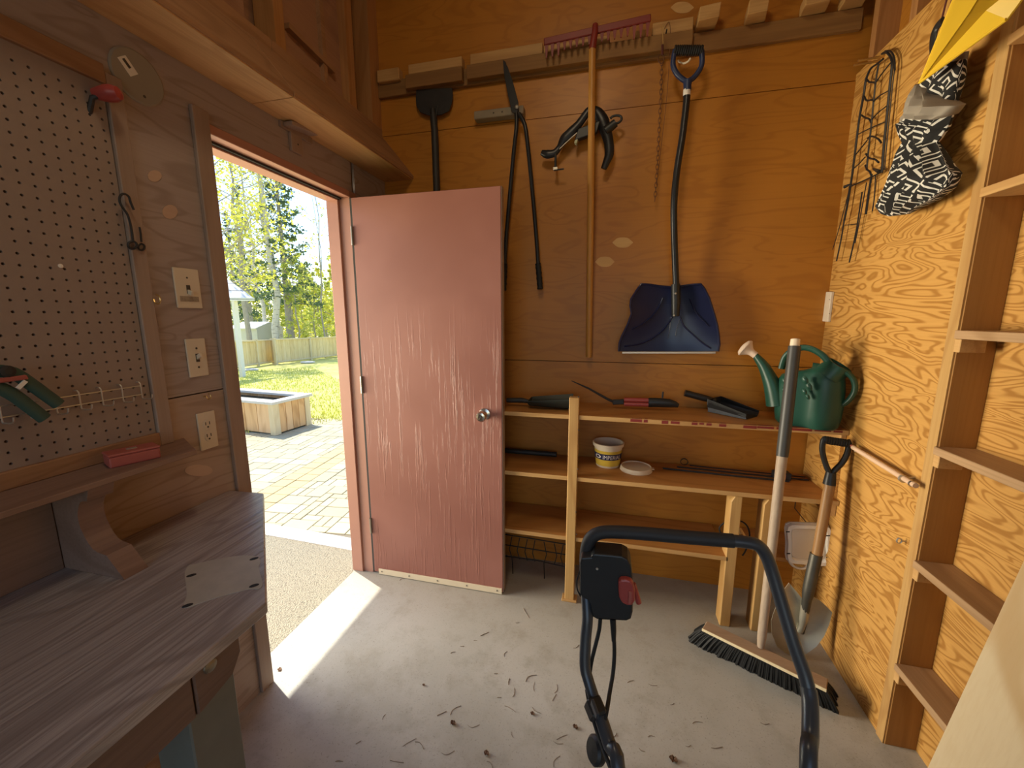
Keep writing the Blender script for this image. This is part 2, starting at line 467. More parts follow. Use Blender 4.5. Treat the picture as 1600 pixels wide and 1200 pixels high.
kn = obj('knob', B().lathe([(.029,0),(.029,.004),(.017,.008),(.014,.018),(.013,.028),(.022,.036),(.026,.046),(.026,.056),(.021,.064),(.012,.066),(.011,.063),(0,.063)], kc, (0,-1,0), 28), M['chrome'], dr, smooth=True, label='metal door knob')
obj('keyhole', B().lathe([(.006,0),(.005,.003),(0,.003)], kc+Vector((0,-.063,0)), (0,-1,0), 12), M['dark_gap'], kn)
for z in (.25, 1.05, 1.8):
    obj('hinge', B().lathe([(.006,0),(.006,.09)], (HX-.004, DYF-.004, z), (0,0,1), 10), M['screw'], dr)

# back wall: three courses of plywood, each lapping the one below
wb = struct('wall_back', (0, YB, 0))
obj('plywood_panel', B().box((XL, YB, -.0), (XR2, YB+.02, 1.206)), M['ply_back'], wb)
obj('plywood_panel', B().box((XL, YB-.005, 1.210), (XR2, YB+.02, 2.434)), M['ply_back'], wb, .001)
obj('plywood_panel', B().box((XL, YB-.001, 2.438), (XR2, YB+.02, ZC)), M['ply_back'], wb)
obj('backing', B().box((XO, YB+.02, -.12), (XR2+.02, YB+.05, ZC)), M['ply_back'], wb)
for c, r in (((973,379),(16,8)), ((945,409),(15,8)), ((1066,12),(18,9)), ((1160,830),(13,5))):
    pts = [(c[0]+r[0]*math.cos(a), c[1]+r[1]*math.sin(a)*(1 if abs(math.cos(a))<.8 else .6)) for a in [i*math.pi/6 for i in range(12)]]
    disc_patch(pts, 'y', YB-.005 if c[1] > 130 and c[1] < 560 else YB-.001, M['patch'], wb, (0,-.0012,0))

# right wall: interior plywood, then an open stud bay with shelves
wr = struct('wall_right', (XR, 1.45, 0))
obj('plywood_panel', B().box((XR, 1.458, 0), (XR+.012, YB, 2.46)), M['ply_right'], wr)
obj('sheathing', B().box((XR2, YR, 0), (XR2+.015, YB, 2.46)), M['ply_right'], wr)
obj('sheathing', B().box((XR2, YR, 2.46), (XR2+.015, YB, ZC)), M['ply_back'], wr)
st = obj('stud', B().box((XR-.001, 1.424, 0), (XR2, 1.458, ZC)), M['upright'], wr, .0015)
obj('stud_face', B().box((XR-.006, 1.426, 0), (XR-.001, 1.462, ZC)), M['pine_z'], wr)
for y in (1.90, 2.14):
    obj('stud', B().box((XR+.013, y-.036, 2.46), (XR2, y, ZC)), M['stud'], wr)
obj('stud', B().box((XR-.0, 1.0-.45, 0), (XR2, 1.0-.414, ZC)), M['upright'], wr)
obj('plate', B().box((XR+.013, YR, 2.43), (XR2, YB, 2.458)), M['rung'], wr)
for i, z in enumerate((2.155, 1.79, 1.41, 1.065, .692, .319)):
    obj('shelf_board', B().box((XR-.014, .586, z-.024), (XR2, 1.4235, z)), M['rung'] if i > 1 else M['pine_y'], wr, .0015)
    if i > 1: obj('cleat', B().box((XR-.010, 1.402, z-.062), (XR+.05, 1.4235, z-.0245)), M['pine_y'], wr, .0015)
c = (1553, 530)
disc_patch([(c[0]+13*math.cos(a), c[1]+7*math.sin(a)) for a in [i*math.pi/4 for i in range(8)]], 'x', XR2, M['patch'], wr, (-.0015,0,0))
# rear wall with the wide entrance left open
wf = struct('wall_front', (0, YR, 0))
obj('plywood_panel', B().box((XO, YR-.02, 2.3), (XR2, YR, ZC)), M['ply_back'], wf)
obj('plywood_panel', B().box((XO, YR-.02, 0), (-1.15, YR, 2.3)), M['ply_back'], wf)
obj('plywood_panel', B().box((.95, YR-.02, 0), (XR2, YR, 2.3)), M['ply_back'], wf)

# eave of the shed roof over the doorway
ev = struct('roof', (-1.8, 1, 2.5))
obj('soffit', B().box((-2.25, YR, 2.50), (XO-.02, 6.0, 2.53)), M['ply_left_upper'], ev)
obj('fascia', B().box((-2.275, YR, 2.49), (-2.25, 6.0, 2.66)), M['frame'], ev)

# ------------------------------------------------------------------ outdoors
GZ = -0.10
M['grass'] = None
def grass_mat():
    k = NT('lawn')
    v = k.coord(spread=0)
    a = k.noise(v, .5, 4, .6); b2 = k.noise(v, 7, 4, .7)
    col = k.mix(k.ramp(a, .35, .65), (.55,.56,.13), (.68,.62,.20))
    col = k.mix(k.math('MULTIPLY', k.ramp(b2, .5, .8), .5), col, (.36,.42,.08))
    return k.out(col, .9, b2, .5, .03)
M['grass'] = grass_mat()
def aggregate():
    k = NT('exposed_aggregate')
    v = k.coord(spread=0)
    vo = k.n('TexVoronoi'); k.l(v, vo.inputs['Vector']); vo.inputs['Scale'].default_value = 130
    n = k.noise(v, 70, 3, .7)
    col = k.mix(vo.outputs['Distance'], (.34,.31,.225), (.13,.115,.08))
    col = k.mix(k.ramp(n, .4, .75), col, (.29,.265,.19))
    return k.out(col, .8, vo.outputs['Distance'], .8, .006)
M['aggregate'] = aggregate()
M['kerb'] = plain('pale_concrete', (.62,.60,.54), .8, vary=.1)
M['joint_sand'] = plain('joint_sand', (.20,.18,.13), .9)
PAV = [plain('paver_%d' % i, c, .8, vary=.10, scale=30, bs=.2) for i, c in enumerate(((.44,.41,.275),(.47,.44,.30),(.41,.38,.25),(.47,.425,.27)))]
PAV_B = plain('paver_border', (.49,.40,.215), .8, vary=.1, scale=30)

# lawn, falling away towards the fence
SD = Vector((-.74, .67, 0)); SN = Vector((.67, .74, 0))
def lawn_z(x, y):
    s = x*SD.x + y*SD.y
    return GZ-.015 - max(0, s-6.6)*.036
def lawn_fn(u, v):
    s = -2 + 62*v; t = -30 + 60*u
    p = SD*s + SN*t
    return (p.x, p.y, lawn_z(p.x, p.y) - (.06 if s < 6.0 and False else 0))
lb = B()
for j in range(40):
    pass
def ring(s): return s
lb.grid(lambda u, v: (lambda s, t: (lambda p: (p.x, p.y, lawn_z(p.x,p.y) - .10))(SD*s + SN*t))(1.2 + 64*v, -26 + 50*u), 10, 40, (0,0,-.05))
lawn = obj('ground', lb, M['grass'], kind='structure', loc=(0,0,-.3))
lb2 = B().grid(lambda u, v: (lambda s, t: (lambda p: (p.x, p.y, lawn_z(p.x,p.y) + .004*math.sin(t*9)+.004*math.sin(s*7)))(SD*s + SN*t))(6.25 + 30*v, -9 + 14*u), 60, 90)
obj('lawn', lb2, M['grass'], kind='structure', loc=(0,0,-.3))
# grass blades in the part of the lawn seen through the door
gb = B()
for i in range(15000):
    s = 6.25 + 11*(rnd.random()**1.6); t = rnd.uniform(-2.6, 2.2)
    p = SD*s + SN*t; p.z = lawn_z(p.x, p.y)
    if s < 6.35 + .05*math.sin(t*20): continue
    h = rnd.uniform(.03, .075); a = rnd.uniform(0, math.pi); w = rnd.uniform(.004, .008)*(1+s*.06)
    d = Vector((math.cos(a), math.sin(a), 0)); tip = Vector((rnd.gauss(0,.02), rnd.gauss(0,.02), h))
    gb.add([p-d*w, p+d*w, p+tip], [(0,1,2)])
M['blade'] = plain('grass_blade', (.62,.62,.15), .7, vary=.35, scale=3)
obj('grass', gb, M['blade'], fix=False, kind='stuff', label='short yellow green lawn grass between the paved patio and the fence', cat='grass')

# landing, kerb and patio
obj('landing', B().box((-2.9, .2, GZ-.1), (XO-.012, 2.16, GZ+.006)), M['aggregate'], kind='structure')
kb = B().grid(lambda u, v: (-1.3 - 2.6*u, 2.115 + .125*v + .06*math.sin(u*2.2) - .02*u, GZ+.012), 16, 2, (0,0,-.06))
obj('kerb', kb, M['kerb'], kind='structure')
pt = struct('patio', (-3.2, 3.4, GZ))
obj('joint_sand', B().box((-7.0, 2.1, GZ-.08), (XO-.1, 5.15, GZ-.008)), M['joint_sand'], pt, kind='stuff')
CS = .0765
ang = R(6); ca, sa = math.cos(ang), math.sin(ang)
ORG = Vector((-2.66, 2.30, 0))
def loc2(i, j): return Vector((ORG.x + ca*i*CS - sa*j*CS, ORG.y + sa*i*CS + ca*j*CS, 0))
occ = set(); blocks = []
I0, I1, J0, J1 = -44, 18, -1, 38
for j in range(J0, J1):
    for i in (-4, -2):
        if j % 2 == 0: blocks.append((i, j, 2, 2, 4))
        occ.update([(i,j),(i+1,j)])
for j in range(J0, J1):
    for i in range(I0, I1):
        if (i,j) in occ: continue
        opts = [(3,2),(2,2),(2,3),(2,1),(3,2),(1,2)]; rnd.shuffle(opts)
        for w, h in opts + [(2,1),(1,1)]:
            cells = [(i+a, j+b_) for a in range(w) for b_ in range(h)]
            if all(cc not in occ and cc[0] < I1 for cc in cells):
                occ.update(cells); blocks.append((i, j, w, h, rnd.randrange(4))); break
def seen(p):
    d = p - Vector((0,0,CAM_H)); z = d.dot(fw)
    if z < .2: return None
    return 800 + F_PX*d.dot(rx)/z, 600 + F_PX*d.dot(dn)/z
meshes = {}; near = []; far = B()
for (i, j, w, h, c) in blocks:
    q = loc2(i + w/2, j + h/2); q.z = GZ
    if q.y < 2.15 + .06*(q.x < -2.2) or q.y > 5.12 or q.x > XO-.12: continue
    uv = seen(q)
    if uv and 365 < uv[0] < 575 and uv[1] > 655: near.append((uv[1], i, j, w, h, c, q))
    else:
        far.obox((q.x, q.y, GZ-.03), Vector((ca,sa,0))*(w*CS/2-.003), Vector((-sa,ca,0))*(h*CS/2-.003), (0,0,.03))
near.sort(key=lambda t: -t[0])
for n_, (v_, i, j, w, h, c, q) in enumerate(near):
    if n_ >= 290:
        far.obox((q.x, q.y, GZ-.03), Vector((ca,sa,0))*(w*CS/2-.003), Vector((-sa,ca,0))*(h*CS/2-.003), (0,0,.03)); continue
    key = (w, h, c)
    mat = PAV_B if c == 4 else PAV[c]
    if key not in meshes:
        o = obj('paver', B().box((pt.location.x-w*CS/2+.003, pt.location.y-h*CS/2+.003, GZ-.06), (pt.location.x+w*CS/2-.003, pt.location.y+h*CS/2-.003, GZ)), mat, pt, .003)
        meshes[key] = o
    else:
        o = meshes[key].copy(); COL.objects.link(o); o.parent = pt
    o.location = (q.x - pt.location.x, q.y - pt.location.y, rnd.uniform(-.002,.002))
    o.rotation_euler = (0,0,ang)
if far.v: obj('outer_pavers', far, PAV[1], pt, kind='stuff')

# raised planter of upright boards
PC = W(431, 681, 'z', GZ); PRt = W(487.5, 663, 'z', GZ)
pr = (PRt - PC).normalized(); pl = Vector((-pr.y, pr.x, 0)); PL = (PRt - PC).length
HB = .42; LW = 2.1
planter = thing('raised_planter', 'raised garden bed of upright cedar boards with a pale cap on the paved patio', 'planter', PC)
M['cedar'] = [wood('cedar_%d' % i, c, d, 'z', 6, .5, 1.4, .25, .1, .6, .1) for i, (c, d) in enumerate((((.72,.45,.21),(.46,.24,.09)), ((.76,.50,.26),(.50,.27,.11)), ((.66,.39,.17),(.42,.21,.07))))]
M['pale_board'] = wood('weathered_board', (.72,.60,.37), (.52,.40,.21), 'z', 5, .3, 1.3, .25, .1, .7, .08)
M['cap'] = plain('pale_cap_board', (.58,.56,.50), .7, vary=.1)
def pw(a, b_, z): return PC + pr*a + pl*b_ + Vector((0,0,z))
def pbox(a0, a1, b0, b1, z0, z1):
    return B().obox(pw((a0+a1)/2, (b0+b1)/2, (z0+z1)/2), pr*(a1-a0)/2, pl*(b1-b0)/2, (0,0,(z1-z0)/2))
n = 4
for i in range(n):
    a0 = .09 + i*(PL-.18)/n
    obj('board', pbox(a0+.003, a0+(PL-.18)/n-.003, .012, .030, .02, HB), M['cedar'][i % 3], planter, .002)
n = 9
for i in range(n):
    b0 = .09 + i*(LW-.1)/n
    obj('board', pbox(.012, .030, b0+.003, b0+(LW-.1)/n-.003, .02, HB), M['cedar'][(i*2+1) % 3], planter, .002)
    obj('board', pbox(PL-.030, PL-.012, b0+.003, b0+(LW-.1)/n-.003, .02, HB), M['cedar'][(i+1) % 3], planter, .002)
for a, b_ in ((0,0), (PL-.09,0), (0,LW-.09), (PL-.09,LW-.09)):
    obj('post', pbox(a, a+.09, b_, b_+.09, 0, HB), M['pale_board'], planter, .003)
for bx in (pbox(-.03, PL+.03, -.03, .11, HB, HB+.035), pbox(-.03, PL+.03, LW-.11, LW+.03, HB, HB+.035), pbox(-.03, .11, .11, LW-.11, HB, HB+.035), pbox(PL-.11, PL+.03, .11, LW-.11, HB, HB+.035)):
    obj('cap_board', bx, M['cap'], planter, .003)
obj('soil', pbox(.03, PL-.03, .03, LW-.03, .3, HB-.06), plain('garden_soil', (.09,.085,.06), .95, vary=.4, bs=.4), planter)

# board fence across the yard
M['fence'] = [wood('fence_%d' % i, c, d, 'z', 5, .35, 1.2, .3, .1, .75, .08) for i, (c, d) in enumerate((((.76,.60,.31),(.56,.41,.18)), ((.78,.63,.35),(.58,.43,.20)), ((.72,.55,.27),(.52,.37,.16))))]
def gpoint(u, v):
    """lawn point seen at pixel (u, v)"""
    lo, hi = 3.0, 60.0
    d = (rx*((u-800)/F_PX) + dn*((v-600)/F_PX) + fw).normalized()
    for _ in range(60):
        m = (lo+hi)/2; p = Vector((0,0,CAM_H)) + d*m
        if p.z > lawn_z(p.x, p.y): lo = m
        else: hi = m
    return p
def fence(u0, v0, u1, v1, h, ext0, ext1, label):
    a, b_ = gpoint(u0, v0), gpoint(u1, v1)
    d = (b_-a); d.z = 0; L = d.length; d.normalize()
    nrm = Vector((d.y, -d.x, 0))
    if nrm.dot(-a) < 0: nrm = -nrm
    f = thing('board_fence', label, 'fence', a, 'board fence around the yard')
    s = -ext0; i = 0
    bw = .14
    while s < L+ext1:
        p = a + d*(s+bw/2); z = a.z + (b_.z-a.z)*(s/L)
        obj('board', B().obox((p.x, p.y, z+h/2+.02), d*(bw/2-.004), nrm*(.010 + .004*(i % 2)), (0,0,h/2-.04)), M['fence'][rnd.randrange(3)], f)
        s += bw; i += 1
    for s in sorted({-ext0, 0, L/2, L, L+ext1}):
        p = a + d*s; z = a.z + (b_.z-a.z)*(s/L)
        obj('post', B().obox((p.x, p.y, z+h/2+.03)+Vector() if False else Vector((p.x, p.y, z+h/2+.03))+nrm*.03, d*.05, nrm*.05, (0,0,h/2+.03)), M['pale_board'], f)
    p0, p1 = a-d*ext0, b_+d*ext1
    z0 = a.z - (b_.z-a.z)*ext0/L; z1 = b_.z + (b_.z-a.z)*ext1/L
    for zz, nm in ((h, 'cap_rail'), (.12, 'bottom_rail')):
        obj(nm, B().beam(Vector((p0.x,p0.y,z0+zz))+nrm*.02, Vector((p1.x,p1.y,z1+zz))+nrm*.02, .12, .05), M['pale_board'], f)
    return a, b_
fA = fence(374, 577, 427, 568.5, 1.06, 8.0, 0, 'nearer run of the board fence at the jog behind the planter')
fB = fence(431, 570, 528, 557.5, 1.08, 0, 4.0, 'run of board fence beyond the jog with a pale cap rail above bright lawn')
# stepping stones by the fence
for (u, v, w), lb_ in zip(((480, 567.5, 8), (389, 579.5, 8)), ('flat pale stone lying in the grass before the farther fence', 'flat pale stone lying in shadow before the nearer fence')):
    p = gpoint(u, v)
    pts = [p + Vector((.32*math.cos(a)*(1+.15*math.sin(3*a)), .26*math.sin(a), .02)) for a in [i*math.pi/5 for i in range(10)]]
    obj('flat_stone', B().prism(pts, (0,0,.05)), M['kerb'], None, .01, label=lb_, cat='stone')

# neighbour's grey outbuilding beyond the fence
p = gpoint(405, 566); D0 = 1.35
def far(u, v, k):
    """point along the pixel ray at horizontal range k"""
    d = rx*((u-800)/F_PX) + dn*((v-600)/F_PX) + fw
    return Vector((0,0,CAM_H)) + d*(k/math.hypot(d.x, d.y))
S = 24.0
c0 = far(401, 514, S); c1 = far(360, 514, S+.8); c2 = far(441.5, 511, S+2.2)
ob = thing('outbuilding', 'low grey outbuilding with a pale flat pitched roof beyond the fence', 'shed', (c0.x, c0.y, -1.2))
M['grey_siding'] = plain('grey_siding', (.52,.52,.46), .7, vary=.06)
M['pale_roof'] = plain('pale_metal_roof', (.62,.62,.58), .5, vary=.05)
def flat(p_, z): return Vector((p_.x, p_.y, z))
zt = c0.z
obj('wall', B().prism([flat(c0,-1.2), flat(c1,-1.2), flat(c1,zt), flat(c0,zt)], (c1-c0).cross(Vector((0,0,1))).normalized()*.05), M['grey_siding'], ob)
apex = (c0+c2)/2
obj('gable_wall', B().prism([flat(c0,-1.2), flat(c2,-1.2), flat(c2,zt), flat(apex,zt+.28), flat(c0,zt)], (c2-c0).cross(Vector((0,0,1))).normalized()*-.05), M['grey_siding'], ob)
back = (c1-c0)
obj('roof', B().prism([flat(c0-(c2-c0)*.04,zt-.01), flat(apex,zt+.29), flat(apex,zt+.34), flat(c0-(c2-c0)*.04,zt+.04)], back*1.1), M['pale_roof'], ob)
obj('roof', B().prism([flat(c2+(c2-c0)*.04,zt-.01), flat(apex,zt+.29), flat(apex,zt+.34), flat(c2+(c2-c0)*.04,zt+.04)], back*1.1), M['pale_roof'], ob)

# corner of the open garden shelter at the doorway's edge
S = 15.0
gz = thing('garden_shelter', 'pale roofed garden shelter with a slim white corner post beside the fence', 'gazebo', far(366, 560, S))
M['white_paint'] = plain('white_paint', (.70,.69,.66), .5, vary=.04)
M['shingle'] = plain('pale_shingle', (.62,.60,.58), .8, vary=.2, scale=20)
e = far(398, 470, S); e0 = far(330, 470, S-1.5); ap = far(318, 412, S+.6)
for i in range(5):
    t0, t1 = i/5, (i+1)/5 + .03
    pa = [e0.lerp(ap, t0), e.lerp(ap, t0), e.lerp(ap, min(t1,1)), e0.lerp(ap, min(t1,1))]
    obj('shingle_course', B().prism([q_ + Vector((0,0,.03*(1-0))) for q_ in pa], (0,0,.035)), M['shingle'], gz)
obj('fascia', B().prism([e0, e, e+Vector((0,0,.09)), e0+Vector((0,0,.09))], (-.05,.05,0)), M['white_paint'], gz)
pb = far(366, 470, S)
obj('post', B().box((pb.x-.06, pb.y-.06, -1.0), (pb.x+.06, pb.y+.06, pb.z+.02)), M['white_paint'], gz, .005)

# ------------------------------------------------------------------ trees
def leaf_mat(name, c, tr=.35):
    k = NT(name); v = k.coord(spread=0)
    f = k.noise(v, 2.2, 3)
    col = k.mix(f, tuple(x*.75 for x in c), tuple(x*1.25 for x in c))
    k.out(col, .6)
    tl = k.n('BsdfTranslucent'); k.l(col, tl.inputs['Color'])
    mx = k.n('MixShader'); mx.inputs[0].default_value = .5
    k.l(k.b.outputs[0], mx.inputs[1]); k.l(tl.outputs[0], mx.inputs[2])
    k.l(mx.outputs[0], k.t.nodes['Material Output'].inputs[0])
    return k.m
M['leaf_y'] = leaf_mat('leaf_yellow_green', (.66,.64,.10))
M['leaf_g'] = leaf_mat('leaf_green', (.50,.55,.12))
M['needle'] = leaf_mat('spruce_needle', (.11,.17,.085))
M['bark'] = plain('grey_bark', (.34,.31,.27), .85, vary=.3, scale=8)
def birch():
    k = NT('birch_bark'); v = k.coord((3,3,26), spread=2)
    f = k.noise(v, 1.0, 3, .6)
    return k.out(k.mix(k.ramp(f, .58, .68), (.56,.53,.48), (.10,.09,.08)), .7)
M['birch'] = birch()
def clump(b, c, r, n, size, r_=rnd, up=.0):
    for _ in range(n):
        p = c + Vector((r_.gauss(0,1), r_.gauss(0,1), r_.gauss(0,1)))*r*.5
        a = Vector((r_.gauss(0,1), r_.gauss(0,1), r_.gauss(0,.8))).normalized(); q = a.orthogonal().normalized()
        s = size*r_.uniform(.6,1.3)
        b.add([p-a*s, p+q*s*.55, p+a*s, p-q*s*.55], [(0,1,2,3)])
def base(u, k):
    p = far(u, 560, k); p.z = lawn_z(p.x, p.y)
    return p
def decid(u, k, h, label, leaf='leaf_y', bark='bark', nb=26, spread=.34, dens=60, lean=0.0, r0=.13, z0=.25, size=.10, group='trees beyond the fence', name='deciduous_tree'):
    b0 = base(u, k)
    t = thing(name, label, 'tree', b0, group)
    tip = b0 + Vector((lean*h, lean*h*.4, h))
    pts = [b0.lerp(tip, i/8) + Vector((rnd.gauss(0,.05), rnd.gauss(0,.05), 0))*(i>0)*h*.12 for i in range(9)]
    tr = B().tube(spline(pts, 2), [r0*(1-.85*i/16) for i in range(17)], 8)
    obj('trunk', tr, M[bark], t, smooth=True)
    br = B(); lv = B()
    for i in range(nb):
        f = z0 + (1-z0)*(i+.5)/nb
        p = pts[min(8, int(f*8))].lerp(pts[min(8, int(f*8)+1)], f*8-int(f*8))
        a = rnd.uniform(0, 2*math.pi); L = h*spread*(1.1-f*.75)*rnd.uniform(.6,1.15)
        d = Vector((math.cos(a), math.sin(a), rnd.uniform(.35,.9))).normalized()
        e_ = p + d*L + Vector((0,0,.05*L)); m = p + d*L*.5 + Vector((rnd.gauss(0,.06), rnd.gauss(0,.06), -.03))*L
        br.tube([p, m, e_], [r0*.26*(1.1-f*.8), r0*.15, .008], 5)
        for w in range(5):
            q0 = m.lerp(e_, rnd.random()); q1 = q0 + Vector((rnd.gauss(0,1), rnd.gauss(0,1), rnd.gauss(.3,.7)))*L*.2
            br.tube([q0, q1], [.011, .004], 4)
            if dens: clump(lv, q1, L*.28, dens//5, size)
        if dens: clump(lv, e_, L*.3, dens//3, size); clump(lv, m.lerp(e_,.5), L*.3, dens//4, size)
    obj('branches', br, M[bark], t, kind='stuff')
    if lv.v: obj('foliage', lv, M[leaf], t, fix=False, kind='stuff')
def spruce(u, k, h, label, group='trees beyond the fence', w=.17, z0=.08, sparse=1.0):
    b0 = base(u, k)
    t = thing('spruce_tree', label, 'tree', b0, group)
    tip = b0 + Vector((0,0,h))
    obj('trunk', B().tube([b0, b0.lerp(tip,.5), tip], [.19, .11, .015], 8), M['bark'], t, smooth=True)
    br = B(); lv = B()
    n = int(70*sparse)
    for i in range(n):
        f = z0 + (1-z0)*(i/n)
        p = b0.lerp(tip, f); a = i*2.4 + rnd.uniform(-.3,.3)
        L = h*w*(1.04-f)*rnd.uniform(.75,1.1)
        d = Vector((math.cos(a), math.sin(a), -.18))
        e_ = p + d*L + Vector((0,0,L*.12))
        br.tube([p, p+d*L*.6, e_], [.022, .014, .005], 4)
        for s in range(int(6+L*5)):
            q = p.lerp(e_, .3+.7*rnd.random())
            side = Vector((-d.y, d.x, 0))*rnd.uniform(-1,1)*L*.22
            clump(lv, q+side+Vector((0,0,-.06*L*rnd.random())), .16, 5, .085)
    obj('branches', br, M['bark'], t, kind='stuff')
    obj('foliage', lv, M['needle'], t, fix=False, kind='stuff')

spruce(457, 24, 11.5, 'tall dark spruce with drooping boughs beyond the farther fence', sparse=1.0, w=.21, z0=.26)
spruce(398, 33, 11, 'dark spruce standing behind the outbuilding roof', sparse=.8, z0=.02)
spruce(378, 36, 10, 'dark spruce behind the pale shelter roof', sparse=.7, z0=.02)
decid(362, 19, 10.5, 'broad yellow green tree nearest the doorway edge, overhanging the shelter', 'leaf_y', nb=34, dens=60, spread=.30, z0=.22, size=.07)
decid(392, 23, 11, 'yellow green tree in new leaf beside the birches', 'leaf_y', nb=30, dens=36, spread=.22, z0=.3, size=.07)
decid(436, 23.5, 13, 'tall white birch with bare grey twigs, left of the spruce', 'leaf_y', 'birch', nb=22, dens=8, spread=.2, r0=.17, z0=.3, size=.06, name='birch_tree')
decid(446, 25, 14, 'second white birch close against the spruce', 'leaf_y', 'birch', nb=22, dens=6, spread=.18, r0=.16, z0=.3, lean=-.05, size=.06, name='birch_tree')
decid(420, 27, 12, 'slender pale birch with leaning top behind the outbuilding', 'leaf_y', 'birch', nb=22, dens=14, spread=.2, r0=.12, z0=.25, lean=-.04, size=.06, name='birch_tree')
for i, u in enumerate((470, 478, 487, 494, 501, 508, 513, 519, 526, 536, 548, 463)):
    decid(u, 23.5+ (i*7 % 5)*1.6, (6,4.5,5,4.5,5.5,9.5,4.5,10.5,5,6,8,5)[i], 'thin stemmed young tree in pale spring leaf behind the farther fence', 'leaf_y' if i % 3 else 'leaf_g', nb=18, dens=26 if i not in (5,7) else 6, spread=.17, r0=.05, z0=.12, size=.085, lean=rnd.uniform(-.05,.05), group='thin young trees behind the farther fence', name='young_tree')
for i, (u, k) in enumerate(((350,40),(385,42),(410,40),(430,41),(455,42),(475,40),(492,42),(512,41),(530,40),(550,42))):
    decid(u, k, 5.5 + (i*3 % 4)*.8 - .8*(i>4), 'bushy tree of the distant woodland edge behind the yard', 'leaf_g' if i % 2 else 'leaf_y', nb=22, dens=42, spread=.32, r0=.07, z0=.05, size=.14, group='distant woodland trees', name='woodland_tree')
# ================================================================== things on the left wall
HL = thing('pegboard', 'tan pegboard panel with rows of small round holes on the bench wall', 'pegboard', (XL, .3, 1.118))
PS = .0254
py1, pz0, pz1 = .846, 1.118, 2.030
ny, nz = 27, int((pz1-pz0)/PS)
py0 = py1 - ny*PS
pb_ = B(); hr = .0032; xf = XL+.006
for i in range(ny):
    for j in range(nz):
        cy, cz = py0+(i+.5)*PS, pz0+(j+.5)*PS; h = PS/2
        sq = [(h,0),(h,h),(0,h),(-h,h),(-h,0),(-h,-h),(0,-h),(h,-h)]
        oc = [(hr*math.cos(a*math.pi/4), hr*math.sin(a*math.pi/4)) for a in range(8)]
        vs = [(xf, cy+a, cz+b_) for a, b_ in sq] + [(xf, cy+a, cz+b_) for a, b_ in oc] + [(xf-.005, cy+a, cz+b_) for a, b_ in oc]
        fs = [(k, (k+1) % 8, 8+(k+1) % 8, 8+k) for k in range(8)] + [(8+k, 8+(k+1) % 8, 16+(k+1) % 8, 16+k) for k in range(8)]
        pb_.add(vs, fs)
pb_.add([(xf, YR+.6, pz0), (xf, py0, pz0), (xf, py0, pz0+nz*PS), (xf, YR+.6, pz0+nz*PS)], [(0,1,2,3)])
pb_.add([(xf, YR+.6, pz0+nz*PS), (xf, py1, pz0+nz*PS), (xf, py1, pz1), (xf, YR+.6, pz1)], [(0,1,2,3)])
obj('board', pb_, M['peg'], HL, fix=False)
obj('backing', B().box((XL+.0004, YR+.6, pz0), (XL+.001, py1, pz1)), M['peg_edge'], HL)
obj('frame_board', B().box((XL, py1+.002, pz0-.040), (XL+.016, py1+.040, pz1+.03)), M['trim_left'], HL, .002)
obj('frame_board', B().box((XL, YR+.6, pz0-.040), (XL+.018, py1+.0015, pz0)), M['beam'], HL, .002)
obj('frame_board', B().box((XL, YR+.6, pz1), (XL+.018, py1+.0015, pz1+.045)), M['beam'], HL, .002)
obj('screw', B().lathe([(.005,0),(.005,.001),(0,.002)], W(94.5,415.5,'x',xf), (1,0,0), 10), M['white_print'], HL)

# long thin shelf over the bench with a cut-out bracket
ZS = 1.078
bs_ = thing('bench_wall_shelf', 'narrow brown plank shelf on the wall under the pegboard', 'shelf', (XL, .3, ZS-.016))
obj('plank', B().prism([(XL, YR+.6, ZS-.014), (XL+.15, YR+.6, ZS-.014), (XL+.15, .845, ZS-.014), (XL, .925, ZS-.014)], (0,0,.014)), M['lshelf'], bs_, .0015)
bp = [(XL,.62,ZS-.014), (XL+.145,.62,ZS-.014), (XL+.135,.62,1.035), (XL+.112,.62,1.030), (XL+.095,.62,.995), (XL+.10,.62,.955), (XL+.125,.62,.915), (XL+.165,.62,.905), (XL+.21,.62,.8505), (XL,.62,.8505)]
y_b = .60
obj('bracket', B().prism([(x, y_b, z) for x, y, z in spline(bp[:1]+bp[1:2],1)+spline(bp[2:8],3)+bp[8:]], (0,.05,0)), M['lshelf'], bs_, label='cut-out plywood bracket')

# workbench
wbn = thing('workbench', 'long weathered grey-brown wooden workbench along the wall by the doorway', 'workbench', (-1.0, -.2, 0))
ZT = .85
top = [(XL+.001, YR+.7), (-.69, YR+.7), (-.69, .617), (-1.142, 1.058), (XL+.001, 1.050)]
obj('worktop', B().prism([(x, y, ZT-.026) for x, y in top], (0,0,.026)), M['bench'], wbn, .003)
obj('back_board', B().box((XL+.001, YR+.7, ZT), (XL+.018, .599, ZS-.0145)), M['lshelf'], wbn, .002)
AX = -.712
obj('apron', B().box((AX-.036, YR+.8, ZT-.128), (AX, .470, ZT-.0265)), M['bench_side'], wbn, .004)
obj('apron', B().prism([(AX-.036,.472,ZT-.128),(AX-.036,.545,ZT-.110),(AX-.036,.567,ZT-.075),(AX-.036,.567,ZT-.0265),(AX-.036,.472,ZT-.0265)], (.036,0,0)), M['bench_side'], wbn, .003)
bolt = W(328,1040,'x',AX)
obj('bolt', B().lathe([(.013,0),(.012,.003),(.005,.005),(0,.005)], bolt, (1,0,0), 14), M['screw'], wbn)
for y in (.478, -1.0):
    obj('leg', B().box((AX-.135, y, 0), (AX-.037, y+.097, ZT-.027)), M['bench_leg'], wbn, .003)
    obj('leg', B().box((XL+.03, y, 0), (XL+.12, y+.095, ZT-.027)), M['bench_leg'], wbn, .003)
    obj('cross_rail', B().box((XL+.121, y+.02, ZT-.12), (AX-.136, y+.06, ZT-.027)), M['bench_side'], wbn)
